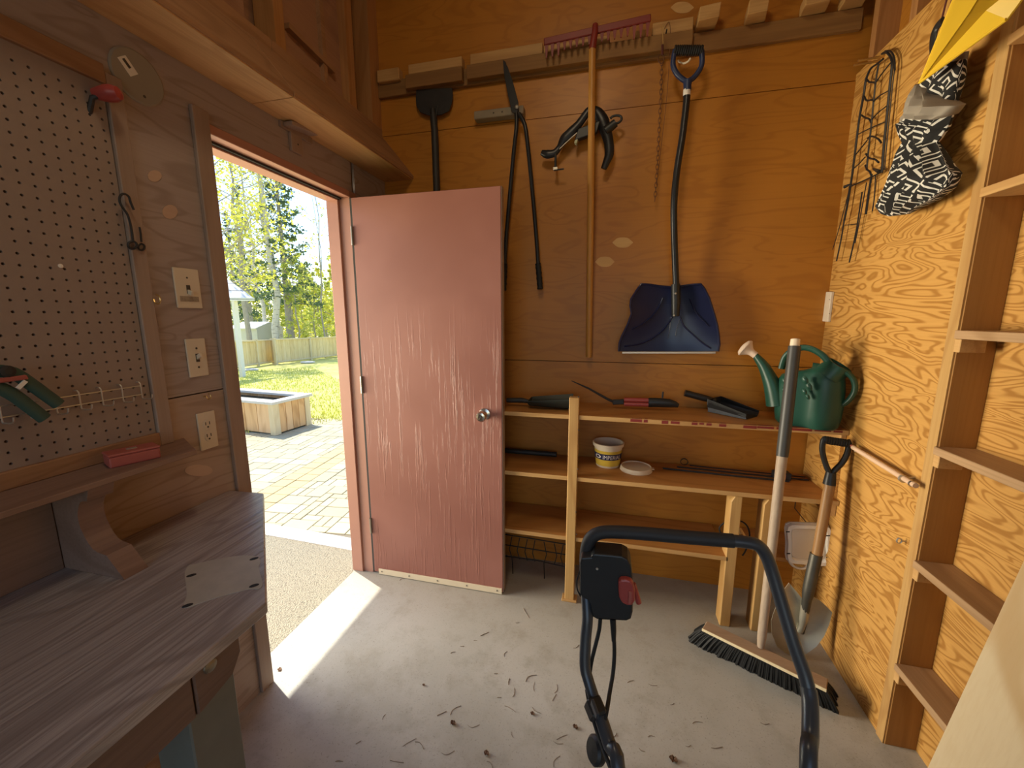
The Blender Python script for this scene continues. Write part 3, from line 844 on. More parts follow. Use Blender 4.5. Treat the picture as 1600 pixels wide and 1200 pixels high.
# pale metal mounting plate worn into the bench top
pl_pts = [(295,884),(305,882),(330,876),(372,869),(395,869),(404,872),(407,880),(404,888),(409,905),(410,915),(404,921),(390,921),(350,931),(315,942),(292,950),(287,945),(292,930),(290,910),(289,895)]
M['bench_patch'] = plain('worn_pale_patch', (.40,.38,.335), .5, vary=.25, scale=18)
obj('worn_plate', B().prism(spline(WP(pl_pts, 'z', ZT), 3, True), (0,0,.0012)), M['bench_patch'], wbn, label='pale worn patch with four corner holes')
for (u, v) in ((299,899),(293,946),(397,873),(397,915)):
    c = W(u, v, 'z', ZT+.0013)
    obj('hole', B().lathe([(.010,0),(.009,.0008),(0,.0008)], c, (0,0,1), 12, sx=1, sy=.55, ref=(.7,.7,0)), M['rubber'], wbn)

# red box on the shelf
rb = thing('parts_box', 'small dull red plastic box lying on the narrow bench shelf', 'box', (-1.21, .74, ZS))
ca_ = Vector((.35,.94,0)).normalized(); cb_ = Vector((-ca_.y, ca_.x, 0)); cc = Vector((-1.20,.735,ZS))
obj('body', B().obox(cc+Vector((0,0,.014)), ca_*.050, cb_*.028, (0,0,.014)), M['red_dull'], rb, .004, 2)
obj('lid', B().obox(cc+Vector((0,0,.031)), ca_*.051, cb_*.029, (0,0,.003)), M['red_dull'], rb, .002)
obj('catch', B().obox(cc+Vector((0,0,.0345))+ca_*.0, ca_*.010, cb_*.005, (0,0,.0015)), M['wire'], rb)

# wire tool rack on the pegboard
rk = thing('wire_tool_rack', 'shiny wire tool rack with small prongs hooked across the pegboard', 'rack', (XL+.02, .6, 1.24))
def rw(y, z, x=.022): return (XL+x, y, z)
zr = lambda y: 1.262 + (y-.8)*.01
obj('rail_wire', B().tube([rw(.15,1.262), rw(.815,1.262)], .0016, 6), M['wire'], rk)
obj('rail_wire', B().tube([rw(.15,1.238), rw(.815,1.238)], .0016, 6), M['wire'], rk)
for i in range(13):
    y = .815 - i*.0445
    obj('prong', B().tube(spline([rw(y,1.272,.008), rw(y,1.268), rw(y,1.230), rw(y,1.226,.03), rw(y,1.228,.055), rw(y,1.240,.060)],3), .0017, 6), M['wire'], rk)

# green pruner hooked on the rack
pr_ = thing('hand_pruner', 'dark green handled pruning shears hanging open on the wire rack', 'pruner', (XL+.05, .6, 1.2))
def lp(pts, r, mat, name, x=XL+.055, n=10, flat=.55, **kw):
    P = [W(u, v, 'x', x) for u, v in pts]
    return obj(name, B().tube(spline(P, 4), ([rr for rr in r for _ in range(4)][:len(spline(P,4))] if isinstance(r,(list,tuple)) and len(r) > 1 else r), n, flat=flat), M[mat], pr_, smooth=True, **kw)
lp([(-40,590),(-10,580),(20,583),(45,598),(70,616),(92,632)], .013, 'green_tool', 'upper_handle')
lp([(-40,600),(-5,605),(22,618),(45,635),(62,648),(70,654)], .013, 'green_tool', 'lower_handle')
obj('pivot', B().lathe([(.012,0),(.012,.006),(.006,.008),(0,.008)], W(10,580,'x',XL+.06), (1,0,0), 16), M['iron'], pr_)
obj('red_grip', B().obox(W(20,592,'x',XL+.064), (0,.022,.001), (0,-.001,.005), (.003,0,0)), M['red_dull'], pr_, .002)
obj('latch', B().obox(W(34,601,'x',XL+.064), (0,.007,.007), (0,-.0025,.0025), (.002,0,0)), M['white_print'], pr_)

# wall plates
def wplate(u0, v0, u1, v1, label, name):
    a = W(u0, v0, 'x', XL); b_ = W(u1, v1, 'x', XL)
    t = thing(name, label, 'switch' if 'switch' in name else 'outlet', (XL, (a.y+b_.y)/2, b_.z))
    obj('cover_plate', B().box((XL, a.y, b_.z), (XL+.006, b_.y, a.z)), M['plate'], t, .0025, 2)
    return t, (a.y+b_.y)/2, (a.z+b_.z)/2, a, b_
t, cy, cz, a, b_ = wplate(267,417,315,482, 'upper ivory switch plate with a worn printed strip at its foot', 'light_switch')
obj('toggle', B().obox((XL+.010, cy, cz-.012), (.010,0,-.004), (0,.004,0), (.002,0,.006)), M['plate'], t, .001)
obj('toggle_slot', B().box((XL+.006, cy-.006, cz-.016), (XL+.0066, cy+.006, cz+.010)), M['plate_dark'], t)
obj('worn_strip', B().box((XL+.006, a.y+.010, b_.z+.020), (XL+.0066, b_.y-.010, b_.z+.036)), plain('worn_print', (.30,.24,.17), .6, vary=.5, scale=220), t)
obj('screw', B().lathe([(.003,0),(.002,.001),(0,.001)], (XL+.006, cy, cz+.032), (1,0,0), 10), M['plate_dark'], t)
t, cy, cz, a, b_ = wplate(287,530,325,586, 'lower ivory switch plate with two screws and a lever', 'light_switch')
obj('toggle', B().obox((XL+.011, cy, cz+.004), (.010,0,.005), (0,.004,0), (-.002,0,.006)), M['plate'], t, .001)
obj('toggle_slot', B().box((XL+.006, cy-.006, cz-.013), (XL+.0066, cy+.006, cz+.013)), M['plate_dark'], t)
for z in (-.03, .03):
    obj('screw', B().lathe([(.0035,0),(.0025,.001),(0,.001)], (XL+.006, cy, cz+z), (1,0,0), 10), M['plate_dark'], t)
t, cy, cz, a, b_ = wplate(305,647,340,696, 'ivory double power outlet just above the bench end', 'power_outlet')
for z in (.020, -.020):
    f = obj('socket', B().lathe([(.017,0),(.0165,.0015),(0,.0015)], (XL+.006, cy, cz+z), (1,0,0), 20, sx=1.0, sy=.85, ref=(0,0,1)), M['plate'], t)
    for dy in (-.0065, .0065):
        obj('slot', B().box((XL+.0075, cy+dy-.0013, cz+z-.001), (XL+.008, cy+dy+.0013, cz+z+.009)), M['plate_dark'], f)
    obj('slot', B().lathe([(.0032,0),(.003,.0005),(0,.0005)], (XL+.0075, cy, cz+z-.008), (1,0,0), 10), M['plate_dark'], f)

# wire bicycle-type hook and screw eyes
hk = thing('wall_hook', 'bent grey wire hook with coils screwed beside the pegboard', 'hook', (XL, .85, 1.63))
hp = [(209,328),(204,316),(201,307),(194,303),(188,306),(187,315),(192,325),(199,335),(203,347),(206,362),(208,378)]
obj('hook_wire', B().tube(spline(WP(hp, 'x', XL+.03), 4), .0028, 8), M['iron'], hk, smooth=True)
obj('coil', B().tube([W(207+7*math.cos(a*.6), 383+6*math.sin(a*.6), 'x', XL+.012+.0012*a) for a in range(24)], .0028, 8), M['iron'], hk, smooth=True)
obj('prong', B().tube(WP([(221,378),(220,366),(218,355)], 'x', XL+.025), .0024, 8), M['iron'], hk)
obj('coil', B().tube([W(221+5*math.cos(a*.6), 386+5*math.sin(a*.6), 'x', XL+.008+.001*a) for a in range(18)], .0026, 8), M['iron'], hk, smooth=True)
def screw_hook(u, v, ax, val, dirv, label, s=1.0):
    c = W(u, v, ax, val); d = Vector(dirv)
    side = Vector((0,0,1)); 
    pts = [c, c+d*.012*s] + [c + d*(.012+.009*(1-math.cos(a)))*s + Vector((0,0,-.009*s))*(math.sin(a)) for a in [k*math.pi*1.5/8 for k in range(9)]]
    return obj('screw_hook', B().tube(pts, .0016*s, 7), M['gold'], None, smooth=True, label=label, cat='hook')
screw_hook(233, 468, 'x', XL, (1,0,0), 'tiny brass screw hook beside the pegboard frame', 1.4)
screw_hook(318, 619, 'x', XL, (1,0,0), 'tiny brass screw hook between the lower switch and the outlet')

# round cover plate, red knobbed handle, wooden peg over the door
c = W(214, 121, 'x', XL)
cp = thing('round_cover_plate', 'dull round beige cover plate with a small sticker high on the wall', 'cover plate', (XL, c.y, c.z-.06))
M['plate_dull'] = plain('dull_beige_plate', (.28,.25,.20), .6, vary=.06)
obj('disc', B().lathe([(.066,0),(.066,.003),(.062,.006),(0,.006)], c, (1,0,0), 40), M['plate_dull'], cp)
obj('sticker', B().obox(W(200,103,'x',XL+.0065), (0,.013,-.016), (0,.010,.008), (.0004,0,0)), M['white_print'], cp)
obj('sticker_mark', B().obox(W(198,99,'x',XL+.0071), (0,.007,-.008), (0,.003,.0025), (.0002,0,0)), M['plate_dark'], cp)
obj('screw', B().lathe([(.004,0),(.003,.001),(0,.0015)], W(226,151,'x',XL+.006), (1,0,0), 10), M['plate_dark'], cp)
c = W(172, 146, 'x', XL+.05)
rk2 = thing('red_knob_tool', 'red round-ended handle sticking out from the pegboard top corner', 'handle', c)
obj('knob', B().lathe([(.012,-.035),(.016,-.02),(.019,-.005),(.019,.008),(.014,.02),(0,.024)], c, (.9,.35,.1), 20), M['red'], rk2, smooth=True)
obj('shank', B().tube([c, c+Vector((-.03,-.02,-.015)), Vector((XL, c.y-.02, c.z-.05))], .006, 8), M['iron'], rk2)
a = W(437,192,'x',XL+.02)
pg = thing('wooden_peg_block', 'pale T-shaped wooden peg block fixed above the doorway', 'peg', (XL, 1.51, 2.12))
obj('peg', B().prism([(XL+.012, 1.44, 2.196), (XL+.055, 1.44, 2.196), (XL+.055, 1.60, 2.218), (XL+.012, 1.60, 2.218)], (0,0,-.016)), M['trim_left'], pg, .002)
obj('back_plate', B().box((XL, 1.43, 2.175), (XL+.012, 1.60, 2.199)), M['trim_left'], pg, .001)
obj('stem', B().box((XL, 1.475, 2.105), (XL+.014, 1.535, 2.175)), M['trim_left'], pg, .002)
obj('screw', B().lathe([(.004,0),(.003,.001),(0,.0015)], (XL+.014, 1.51, 2.14), (1,0,0), 10), M['plate_dark'], pg)

# ================================================================== back wall rail and pegs
rl = thing('tool_rail', 'long grey-brown wooden rail with blocks, running high across the back wall', 'rail', (-.15, YB, 2.62))
y0 = YB-.001
obj('rail_board', B().box((XL, y0-.022, 2.622), (.955, y0, 2.70)), M['rail'], rl, .002)
obj('ledge_board', B().box((-1.10, 2.135, 2.632), (-.785, y0-.022, 2.696)), M['rail'], rl, .002)
obj('ledge_board', B().box((-.76, 2.135, 2.634), (.30, y0-.022, 2.698)), M['rail'], rl, .002)
for (x0, x1, z0, z1) in ((-1.27,-1.14,2.686,2.745), (-1.086,-.787,2.70,2.748), (-.744,-.375,2.70,2.750), (-.37,-.06,2.70,2.735), (.055,.10,2.70,2.735), (.128,.30,2.70,2.755)):
    obj('block', B().box((x0, 2.145, z0), (x1, y0, z1)), M['pine_x'], rl, .003)
for (x0, x1, z0, sk) in ((.312,.396,2.706,0), (.504,.588,2.70,.008), (.716,.815,2.70,.008), (.858,.945,2.70,.008)):
    obj('peg', B().prism([(x0, 2.10, z0), (x1-sk, 2.10, z0+.006), (x1+sk, y0, z0+.006), (x0+sk, y0, z0)], (.004,.0,.055)), M['pine_x'], rl, .003)

# ------------------------------------------------------------------ rake
rkx = thing('rake', 'rusty red rake with a long wooden handle hanging head-up from the rail', 'rake', (-.12, 2.09, 1.25))
hL, hR = W(850,66,'y',2.085), W(1017,28,'y',2.085)
head = B().beam(hL, hR, .012, .030)
obj('head', head, M['red_tool'], rkx, .003)
nt = 17
for i in range(nt):
    t_ = (i+.4)/(nt-.2); p = hL.lerp(hR, t_)
    edge = min(i, nt-1-i)
    L = .052 if i < 3 or i > nt-4 else .034
    obj('tooth', B().prism([p+Vector((-.009,.004,-.010)), p+Vector((.009,.004,-.010)), p+Vector((.0025,.012,-.012-L)), p+Vector((-.0025,.012,-.012-L))], (0,-.006,0)), M['red_tool'], rkx)
hc = W(930, 43, 'y', 2.08)
obj('socket', B().tube([hc+Vector((0,.004,.012)), hc+Vector((0,-.004,-.02)), W(925.5,77,'y',2.08)], [.013,.014,.016], 12), M['red_tool'], rkx, smooth=True)
obj('handle', B().tube([W(925.5,77,'y',2.08), W(923,300,'y',2.10), W(920,558,'y',2.15)], [.0155,.0165,.016], 14), M['rake_wood'], rkx, smooth=True)
# rail continues; small chain --------------------------------------------------
ch = thing('chain', 'thin rusty chain hanging from a nail on the rail, left of the snow shovel', 'chain', (.18, 2.13, 1.98))
obj('nail', B().tube([(.187, y0, 2.70), (.187, 2.12, 2.705)], .003, 6), M['iron'], ch)
def chain(pts, step, w, parent, r=.0016):
    P = spline(pts, 12); out = []; acc = 0; last = P[0]; k = 0
    proto = None
    for p in P[1:]:
        while (p-last).length >= step:
            d = (p-last).normalized(); c = last + d*step/2
            side = Vector((1,0,0)) if k % 2 == 0 else Vector((0,1,0))
            side = (side - d*side.dot(d)).normalized()
            pts_ = []
            for a in range(10):
                t_ = 2*math.pi*a/10
                pts_.append(c + d*(math.cos(t_)*step*.72) + side*(math.sin(t_)*w))
            obj('link', B().tube(pts_, r, 5, closed=True), M['chain'], parent)
            last = last + d*step; k += 1
cp_ = [W(u, v, 'y', 2.135) for u, v in ((1034,94),(1033,140),(1030,200),(1027,260),(1023,316))]
chain(cp_, .020, .0065, ch)
obj('loop', B().tube([W(1033+5*math.cos(a), 92+7*math.sin(a), 'y', 2.13) for a in [k*2*math.pi/12 for k in range(12)]], .002, 6, closed=True), M['chain'], ch)
obj('red_link', B().tube([W(1035,70,'y',2.13), W(1035,86,'y',2.13)], .005, 8), M['rope'], ch)
obj('wire_strand', B().tube(spline([W(u, v, 'y', 2.14) for u, v in ((1038,45),(1046,35),(1047,70),(1042,150),(1033,230),(1026,290))],4), .0012, 5), M['chain'], ch)
obj('wire_strand', B().tube([W(1035,40,'y',2.13), W(1036,72,'y',2.13)], .0015, 5), M['gold'], ch)

# ------------------------------------------------------------------ snow shovel
ss = thing('snow_shovel', 'navy blue snow shovel with a bent black shaft and D-grip hanging on the back wall', 'shovel', (.27, 2.12, 1.27))
def bez(P): return [W(u, v, 'y', y) for u, v, y in P]
ring = bez([(1055,78,2.09),(1052,92,2.09),(1052,104,2.09),(1058,116,2.09),(1067,124,2.09),(1073,127,2.09)])
ring2 = bez([(1096,78,2.09),(1097,92,2.09),(1096,103,2.09),(1090,114,2.09),(1082,123,2.09),(1075,127,2.09)])
obj('grip_frame', B().tube(spline(ring,3), .011, 10).tube(spline(ring2,3), .011, 10), M['navy_grip'], ss, smooth=True)
g = B()
ga, gb_ = W(1053,79,'y',2.09), W(1098,79,'y',2.09)
n_ = 40
g.tube([ga.lerp(gb_, i/n_) for i in range(n_+1)], [.0205 if i % 3 else .0175 for i in range(n_+1)], 14)
obj('grip', g, M['black'], ss, smooth=False)
obj('grip_socket', B().tube(bez([(1074.5,126,2.09),(1074,134,2.09),(1074,142,2.09)]), [.019,.0165,.0165], 14), M['navy_grip'], ss, smooth=True)
obj('sticker', B().tube(bez([(1073.6,140,2.09),(1073,150,2.09)]), .0158, 16, caps=False), M['white_print'], ss, smooth=True, label='small pale sticker round the shaft')
sh = spline(bez([(1074,141,2.09),(1071.5,170,2.088),(1066,215,2.08),(1058,265,2.07),(1053.5,310,2.07),(1053,350,2.08),(1054.5,400,2.10),(1056,440,2.11),(1056,470,2.11)]), 5)
obj('shaft', B().tube(sh, .0148, 14), M['black_metal'], ss, smooth=True)
obj('blade_socket', B().tube(bez([(1055.5,444,2.10),(1056,470,2.10),(1055.5,494,2.105)]), [.020,.021,.018], 14), M['black'], ss, smooth=True)
Lp = [(1002,444),(994,455),(986,468),(985,478),(987,490),(981,507),(972,525),(968,536),(967,549)]
Rp = [(1095,444),(1101,452),(1108,466),(1113,482),(1117,495),(1121,510),(1123,525),(1124,538),(1122,549)]
YB2 = 2.115
def blade(u, v):
    f = v*(len(Lp)-1); i = min(int(f), len(Lp)-2); t_ = f-i
    l = Vector((Lp[i][0]*(1-t_)+Lp[i+1][0]*t_, Lp[i][1]*(1-t_)+Lp[i+1][1]*t_))
    r = Vector((Rp[i][0]*(1-t_)+Rp[i+1][0]*t_, Rp[i][1]*(1-t_)+Rp[i+1][1]*t_))
    uu = l.x + (r.x-l.x)*u; vv = l.y + (r.y-l.y)*u
    if v < .3: vv += (1-v/.3)*4.5*math.sin(math.pi*u)**2
    y = YB2 + .045*math.sin(math.pi*u)*math.sin(math.pi*(.15+.6*v)) - .012
    y += -.010*math.exp(-((u-.57)/.05)**2)*(1-v)
    return W(uu, vv, 'y', y)
obj('blade', B().grid(blade, 28, 24, (0,.004,0)), M['navy'], ss, smooth=True)
def bl_at(u_px, v_px, dy=-.003):
    # point on the blade surface near a pixel
    best = None
    for i in range(41):
        for j in range(41):
            p = blade(i/40, j/40); uv = seen(p); d = (uv[0]-u_px)**2 + (uv[1]-v_px)**2
            if best is None or d < best[0]: best = (d, p)
    return best[1] + Vector((0,dy,0))
for nm, pts, r in (('rib',[(1051,492),(1046,506),(1030,523),(1005,536),(975,541)],.006), ('rib',[(1061,494),(1069,508),(1082,523),(1097,536),(1112,545)],.006),
                   ('rib',[(1034,466),(1030,480),(1018,496),(1003,509),(990,515)],.005), ('rib',[(1077,467),(1086,485),(1096,497),(1107,509)],.005),
                   ('rib',[(1049,497),(1047,515),(1043,530)],.003), ('rib',[(1060,500),(1058,512),(1055,524)],.003)):
    obj(nm, B().tube(spline([bl_at(*p) for p in pts], 3), r, 8, flat=.6), M['navy'], ss, smooth=True)
rim = [blade(0, j/16) for j in range(16,-1,-1)] + [blade(i/12, 0) for i in range(1,13)] + [blade(1, j/16) for j in range(1,17)]
obj('rim', B().tube(rim, .0055, 8), M['navy'], ss, smooth=True)
obj('wear_strip', B().beam(W(972,551,'y',YB2-.012), W(1118,551,'y',YB2-.012), .008, .010), plain('aluminium_strip', (.55,.47,.38), .4, .6), ss, .001, label='pale metal wear strip')
for (u, v) in ((1055.5,458.5),(1053,493)):
    obj('rivet', B().lathe([(.005,0),(.004,.003),(0,.004)], W(u, v, 'y', 2.077), (0,-1,0), 10), M['wire'], ss)

# ------------------------------------------------------------------ long shears on their block
hb = thing('hanger_block', 'short grey wooden block screwed to the back wall, holding the shears', 'block', (-.62, YB, 2.43))
obj('block', B().box((-.724, 2.135, 2.444), (-.466, YB-.006, 2.482)), M['block'], hb, .003)
for x in (-.62, -.575):
    obj('screw', B().lathe([(.004,0),(.003,.001),(0,.001)], (x, 2.135, 2.463), (0,-1,0), 10), M['plate_dark'], hb)
gs = thing('garden_shears', 'long black grass shears with tubular handles hanging blade-up over a grey block', 'shears', (-.5, 2.11, 1.58))
yb = 2.122
blp = [(786,94),(790,97),(797,118),(806,145),(811,168),(808,178),(800,176),(794,150),(788,118)]
obj('blade', B().prism(WP(blp, 'y', yb), (0,-.004,0)), M['black_metal'], gs, .0008)
blp2 = [(789,100),(793,104),(801,126),(810,160),(811,178),(804,179),(797,152),(791,122)]
obj('blade', B().prism(WP(blp2, 'y', yb+.006), (0,-.004,0)), M['iron'], gs, .0008)
obj('pivot_bolt', B().lathe([(.010,0),(.010,.005),(.005,.007),(0,.007)], W(807.5,167.5,'y',yb-.004), (0,-1,0), 14), M['screw'], gs)
obj('handle', B().tube(spline([W(u,v,'y',y) for u,v,y in ((807,178,2.12),(807,199,2.115),(803,235,2.12),(797,300,2.14),(791,370,2.15),(788.5,415,2.15))],3), .0105, 12), M['black_metal'], gs, smooth=True)
obj('handle', B().tube(spline([W(u,v,'y',y) for u,v,y in ((811,178,2.12),(820,195,2.115),(825,230,2.12),(832,300,2.14),(838,370,2.15),(841,415,2.15))],3), .0105, 12), M['black_metal'], gs, smooth=True)
for P in (((788.5,412),(788,430),(787,454)), ((840.5,412),(842.5,432),(844,452))):
    a_, b2_, c_ = [W(u, v, 'y', 2.148) for u, v in P]
    pts = spline([a_, b2_, c_], 8)
    obj('grip', B().tube(pts, [.014 if i % 3 else .0165 for i in range(len(pts))], 12), M['rubber'], gs, smooth=True)

# ------------------------------------------------------------------ black square-bladed scraper behind the door
sc_ = thing('ice_scraper', 'black square-bladed scraper hanging upside down, its handle vanishing behind the door', 'scraper', (-.97, 2.15, 1.3))
spv = spline(WP([(651,141),(680,139),(707,138),(708,150),(706,163),(702,174),(690,180),(670,181),(657,176),(651,166),(650,152)], 'y', 2.165), 1, True)
obj('blade', B().prism(spv, (0,-.005,0)), M['iron'], sc_, .0015)
obj('socket', B().tube([W(676,170,'y',2.152), W(677.5,186,'y',2.15), W(679,205,'y',2.15)], [.012,.019,.0175], 12), M['iron'], sc_, smooth=True)
for u in (671, 684): obj('strap', B().tube([W(u,165,'y',2.158), W(u+(3 if u<675 else -3),182,'y',2.148)], .004, 6), M['iron'], sc_)
hp_ = W(679,200,'y',2.15); hq = W(682,287,'y',2.15); dd = (hq-hp_)
obj('handle', B().tube([hp_, hq, hp_+dd*3.0], .0185, 12), M['iron'], sc_, smooth=True)

# ------------------------------------------------------------------ clamp-on tool with a hook
cl = thing('clamp_holder', 'black folding clamp holder with curved arms, hook and thumb screw, hung behind the rake handle', 'clamp', (-.18, 2.12, 2.18))
def bt(pts, r, name, mat='black_metal', y=2.13, n=10, k=4, flat=None, **kw):
    P = spline(WP(pts, 'y', y), k)
    if isinstance(r, (list,tuple)):
        m_ = len(P)-1; rr = []
        for i in range(len(P)):
            f = i/m_*(len(r)-1); j = min(int(f), len(r)-2); rr.append(r[j]*(1-f+j)+r[j+1]*(f-j))
        r = rr
    return obj(name, B().tube(P, r, n, flat=flat), M[mat], cl, smooth=True, **kw)
bt([(846,238),(855,241),(866,239),(874,230),(882,217),(893,206),(905,193),(918,175),(925,170)], [.012,.021,.018,.014,.024,.024,.019,.018,.016], 'arm', flat=.6)
bt([(874,233),(893,215),(905,205)], .0025, 'arm_edge', 'wire', 2.118)
bt([(925,170),(934,176),(941,188),(946,203),(951,222),(952,240),(948,252),(943,264)], [.016,.024,.030,.027,.023,.022,.018,.014], 'arm', flat=.6)
obj('body', B().obox(W(918,206,'y',2.13), (W(936,199,'y',2.13)-W(901,212,'y',2.13))*.5, Vector((.012,0,.035))*.75, (0,.016,0)), M['black'], cl, .004, 2)
obj('cap', B().obox(W(902,217,'y',2.13), (.006,0,-.003), Vector((.008,0,.026))*.9, (0,.015,0)), plain('pale_cap', (.42,.43,.27), .5), cl, .002, label='pale green end cap')
obj('collar', B().tube([W(946,205,'y',2.125), W(962,192,'y',2.12)], [.022,.018], 12), M['black'], cl, smooth=True)
bt([(960,193),(966,192),(971,187),(970,182),(964,180.5),(957,182),(954,185)], .0055, 'hook', 'black', 2.115)
obj('screw_rod', B().tube(WP([(868,240),(868,262)], 'y', 2.125), .006, 10), M['iron'], cl)
obj('screw_block', B().obox(W(868,264,'y',2.12), (.011,0,0), (0,.008,0), (0,0,.007)), M['wire'], cl, .001)
obj('thumb_bar', B().tube(WP([(866,266),(881,264)], 'y', 2.115), .0038, 8), M['iron'], cl)

# ================================================================== shelving along the back wall
su = thing('shelving_unit', 'built-in three-tier wooden shelving along the foot of the back wall', 'shelving', (-.15, 2.03, 0))
YF = 1.88
YP = YB-.006
Z1, Z2, Z3 = .985, .675, .356
obj('shelf', B().box((XL+.002, YF, Z1-.019), (XR-.002, YP, Z1)), M['shelf'], su, .0015)
obj('shelf', B().box((XL+.002, YF, Z2-.019), (XR-.002, YP, Z2)), M['shelf'], su, .0015)
obj('shelf', B().box((XL+.002, YF, Z3-.019), (.560, YP, Z3)), M['shelf'], su, .0015)
obj('shelf', B().box((.700, YF+.05, Z3-.019), (XR-.002, YP, Z3)), M['shelf'], su, .0015)
for x0, x1, z in ((XL+.002, -.182, Z1), (-.133, XR-.002, Z1), (XL+.002, -.182, Z2), (-.133, XR-.002, Z2), (XL+.002, -.182, Z3), (-.133, .562, Z3)):
    obj('edge_strip', B().box((x0, YF-.006, z-.0195), (x1, YF-.0005, z+.001)), M['pine_x'], su, .001)
# red paint daubed on the front edge of the top shelf
for (u0, u1) in ((985,1003),(1006,1012),(1034,1044),(1048,1062),(1081,1090),(1093,1100),(1104,1112),(1124,1135),(1162,1183),(1184,1210),(1214,1224),(1236,1270),(1274,1300),(1304,1318)):
    x0, x1 = W(u0, 652, 'y', YF).x, W(u1, 655, 'y', YF).x
    obj('paint_daub', B().box((x0, YF-.0066, Z1-.012+rnd.uniform(-.004,.004)), (x1, YF-.0061, Z1-.001)), M['red_tool'], su)
    obj('paint_daub', B().box((x0+.006, YF-.004, Z1+.0011), (x1, YF+.006+rnd.uniform(0,.008), Z1+.0016)), M['red_tool'], su)
obj('post', B().box((-.181, YF-.012, 0), (-.134, YF+.026, 1.072)), M['pine_z'], su, .003)
obj('post_foot', B().box((-.196, YF-.018, 0), (-.120, YF+.036, .012)), M['pine_x'], su, .002)
for x0, x1 in ((.553,.628), (.686,.757)):
    y_ = YF-.006
    ft = [(x0, y_, 0), (x0+.045, y_, 0), (x0+.045, y_, Z2-.020), (x0+.014, y_, Z2-.020), (x0, y_, Z2-.045)]
    obj('post', B().prism(ft, (0,.075,0)), M['pine_z'], su, .003)
obj('side_cleat', B().box((XR-.022, YF+.01, Z1-.07), (XR-.001, YP, Z1-.0195)), M['pine_y'], su, .002)
obj('side_panel', B().box((XR-.013, YF+.02, Z2+.001), (XR-.001, YP, Z1-.071)), M['ply_right'], su)
obj('side_cleat', B().box((XR-.03, YF+.01, Z2-.075), (XR-.001, YP, Z2-.0195)), M['pine_y'], su, .002)
obj('side_cleat', B().box((XR-.03, YF+.06, Z3-.075), (XR-.001, YP, Z3-.0195)), M['pine_y'], su, .002)

# ------------------------------------------------------------------ things on the top shelf
# dark scoop, far left
dp = thing('coal_scoop', 'dark greenish-black flat scoop with its handle towards the door edge, on the top shelf', 'scoop', (-.35, 2.0, Z1))
def zc(u, v): return W(u, v, 'z', Z1)
a0 = Vector((-.395, 2.0, Z1))
prof = B()
def scoop(u, v):
    x = -.395 + .215*u; w = .060 + .018*u
    s = v*2-1
    y = 2.0 + w*s
    z = Z1 + .006 + .060*(abs(s)**2.5)*(.5+.5*u) + .008*(1-u)
    return (x, y, z)
obj('pan', B().grid(scoop, 10, 14, (0,0,-.004)), plain('dark_scoop', (.035,.042,.036), .45, .2), dp, smooth=True)
obj('back_plate', B().prism([scoop(0, v/10) for v in range(11)], (-.004,0,0)), plain('dark_scoop_back', (.03,.036,.031), .5), dp)
obj('handle', B().tube([(-.398,2.0,Z1+.030),(-.44,2.0,Z1+.034),(-.52,2.0,Z1+.030)], [.010,.014,.013], 10), M['iron'], dp, smooth=True)
# red and black tool with a long thin rod
gt = thing('grabber_tool', 'red and black gripped hand tool with a long thin black spike, on the top shelf', 'tool', (.19, 2.05, Z1))
rt = [W(893,595,'y',2.05), W(920,607,'y',2.06), W(950,624,'y',2.08), W(962,629,'y',2.08)]
obj('spike', B().tube(rt, [.0022,.005,.0065,.008], 8), M['iron'], gt, smooth=True)
yy = 2.07
obj('jaw', B().obox(W(966,628,'y',yy), (.028,0,.003), (0,.010,0), (-.001,0,.013)), M['iron'], gt, .004)
for dz in (.011, -.011):
    obj('red_body', B().tube([W(975,628,'y',yy)+Vector((0,0,dz)), W(1016,629,'y',yy)+Vector((0,0,dz))], .0115, 10), M['red'], gt, smooth=True)
obj('grip', B().tube([W(1013,629,'y',yy), W(1025,629,'y',yy), W(1045,630,'y',yy), W(1055,632,'y',yy), W(1060,634,'y',yy)], [.024,.024,.022,.016,.010], 12, flat=.7), M['black'], gt, smooth=True)
obj('trigger', B().beam(W(1035,622,'y',yy), W(1036,612,'y',yy), .008, .008), M['black'], gt, .001)
# black plastic hand scoop
hs = thing('hand_scoop', 'black plastic hand scoop lying on the top shelf beside the watering can', 'scoop', (.5, 1.98, Z1))
sa_, sb_ = W(1106,644,'z',Z1), W(1166,656,'z',Z1)
dx_ = (sb_-sa_).normalized(); L_ = (sb_-sa_).length*1.0; nx_ = Vector((-dx_.y, dx_.x, 0))
def hsf(u, v):
    s = v*2-1; w = .062
    side = max(0, abs(s)-.62)/.38
    return sa_ + dx_*(L_*u) + nx_*(w*.9 + w*min(1,abs(s)/.8)*(1 if s>0 else -1)) + Vector((0,0,.004+.062*min(1,side*1.15)*(1-.62*u)))
obj('pan', B().grid(hsf, 12, 20, (0,0,-.0035)), M['black'], hs, smooth=True)
bk = [hsf(0, v/20) for v in range(21)]
obj('back_plate', B().prism(bk, dx_*-.004), M['black'], hs)
hc_ = sa_ + nx_*.055 + Vector((0,0,.05))
he = W(1070,614,'y',hc_.y)
obj('handle', B().tube([hc_+dx_*.004, hc_.lerp(he,.35), he], [.012,.0165,.0165], 12), M['black'], hs, smooth=True)
obj('side_face', B().prism([sa_+Vector((0,0,.003)), sa_+dx_*L_+Vector((0,0,.002)), sa_+dx_*L_+Vector((0,0,.022)), sa_+Vector((0,0,.060))], nx_*-.0025), plain('slate_plastic', (.035,.042,.052), .35), hs)

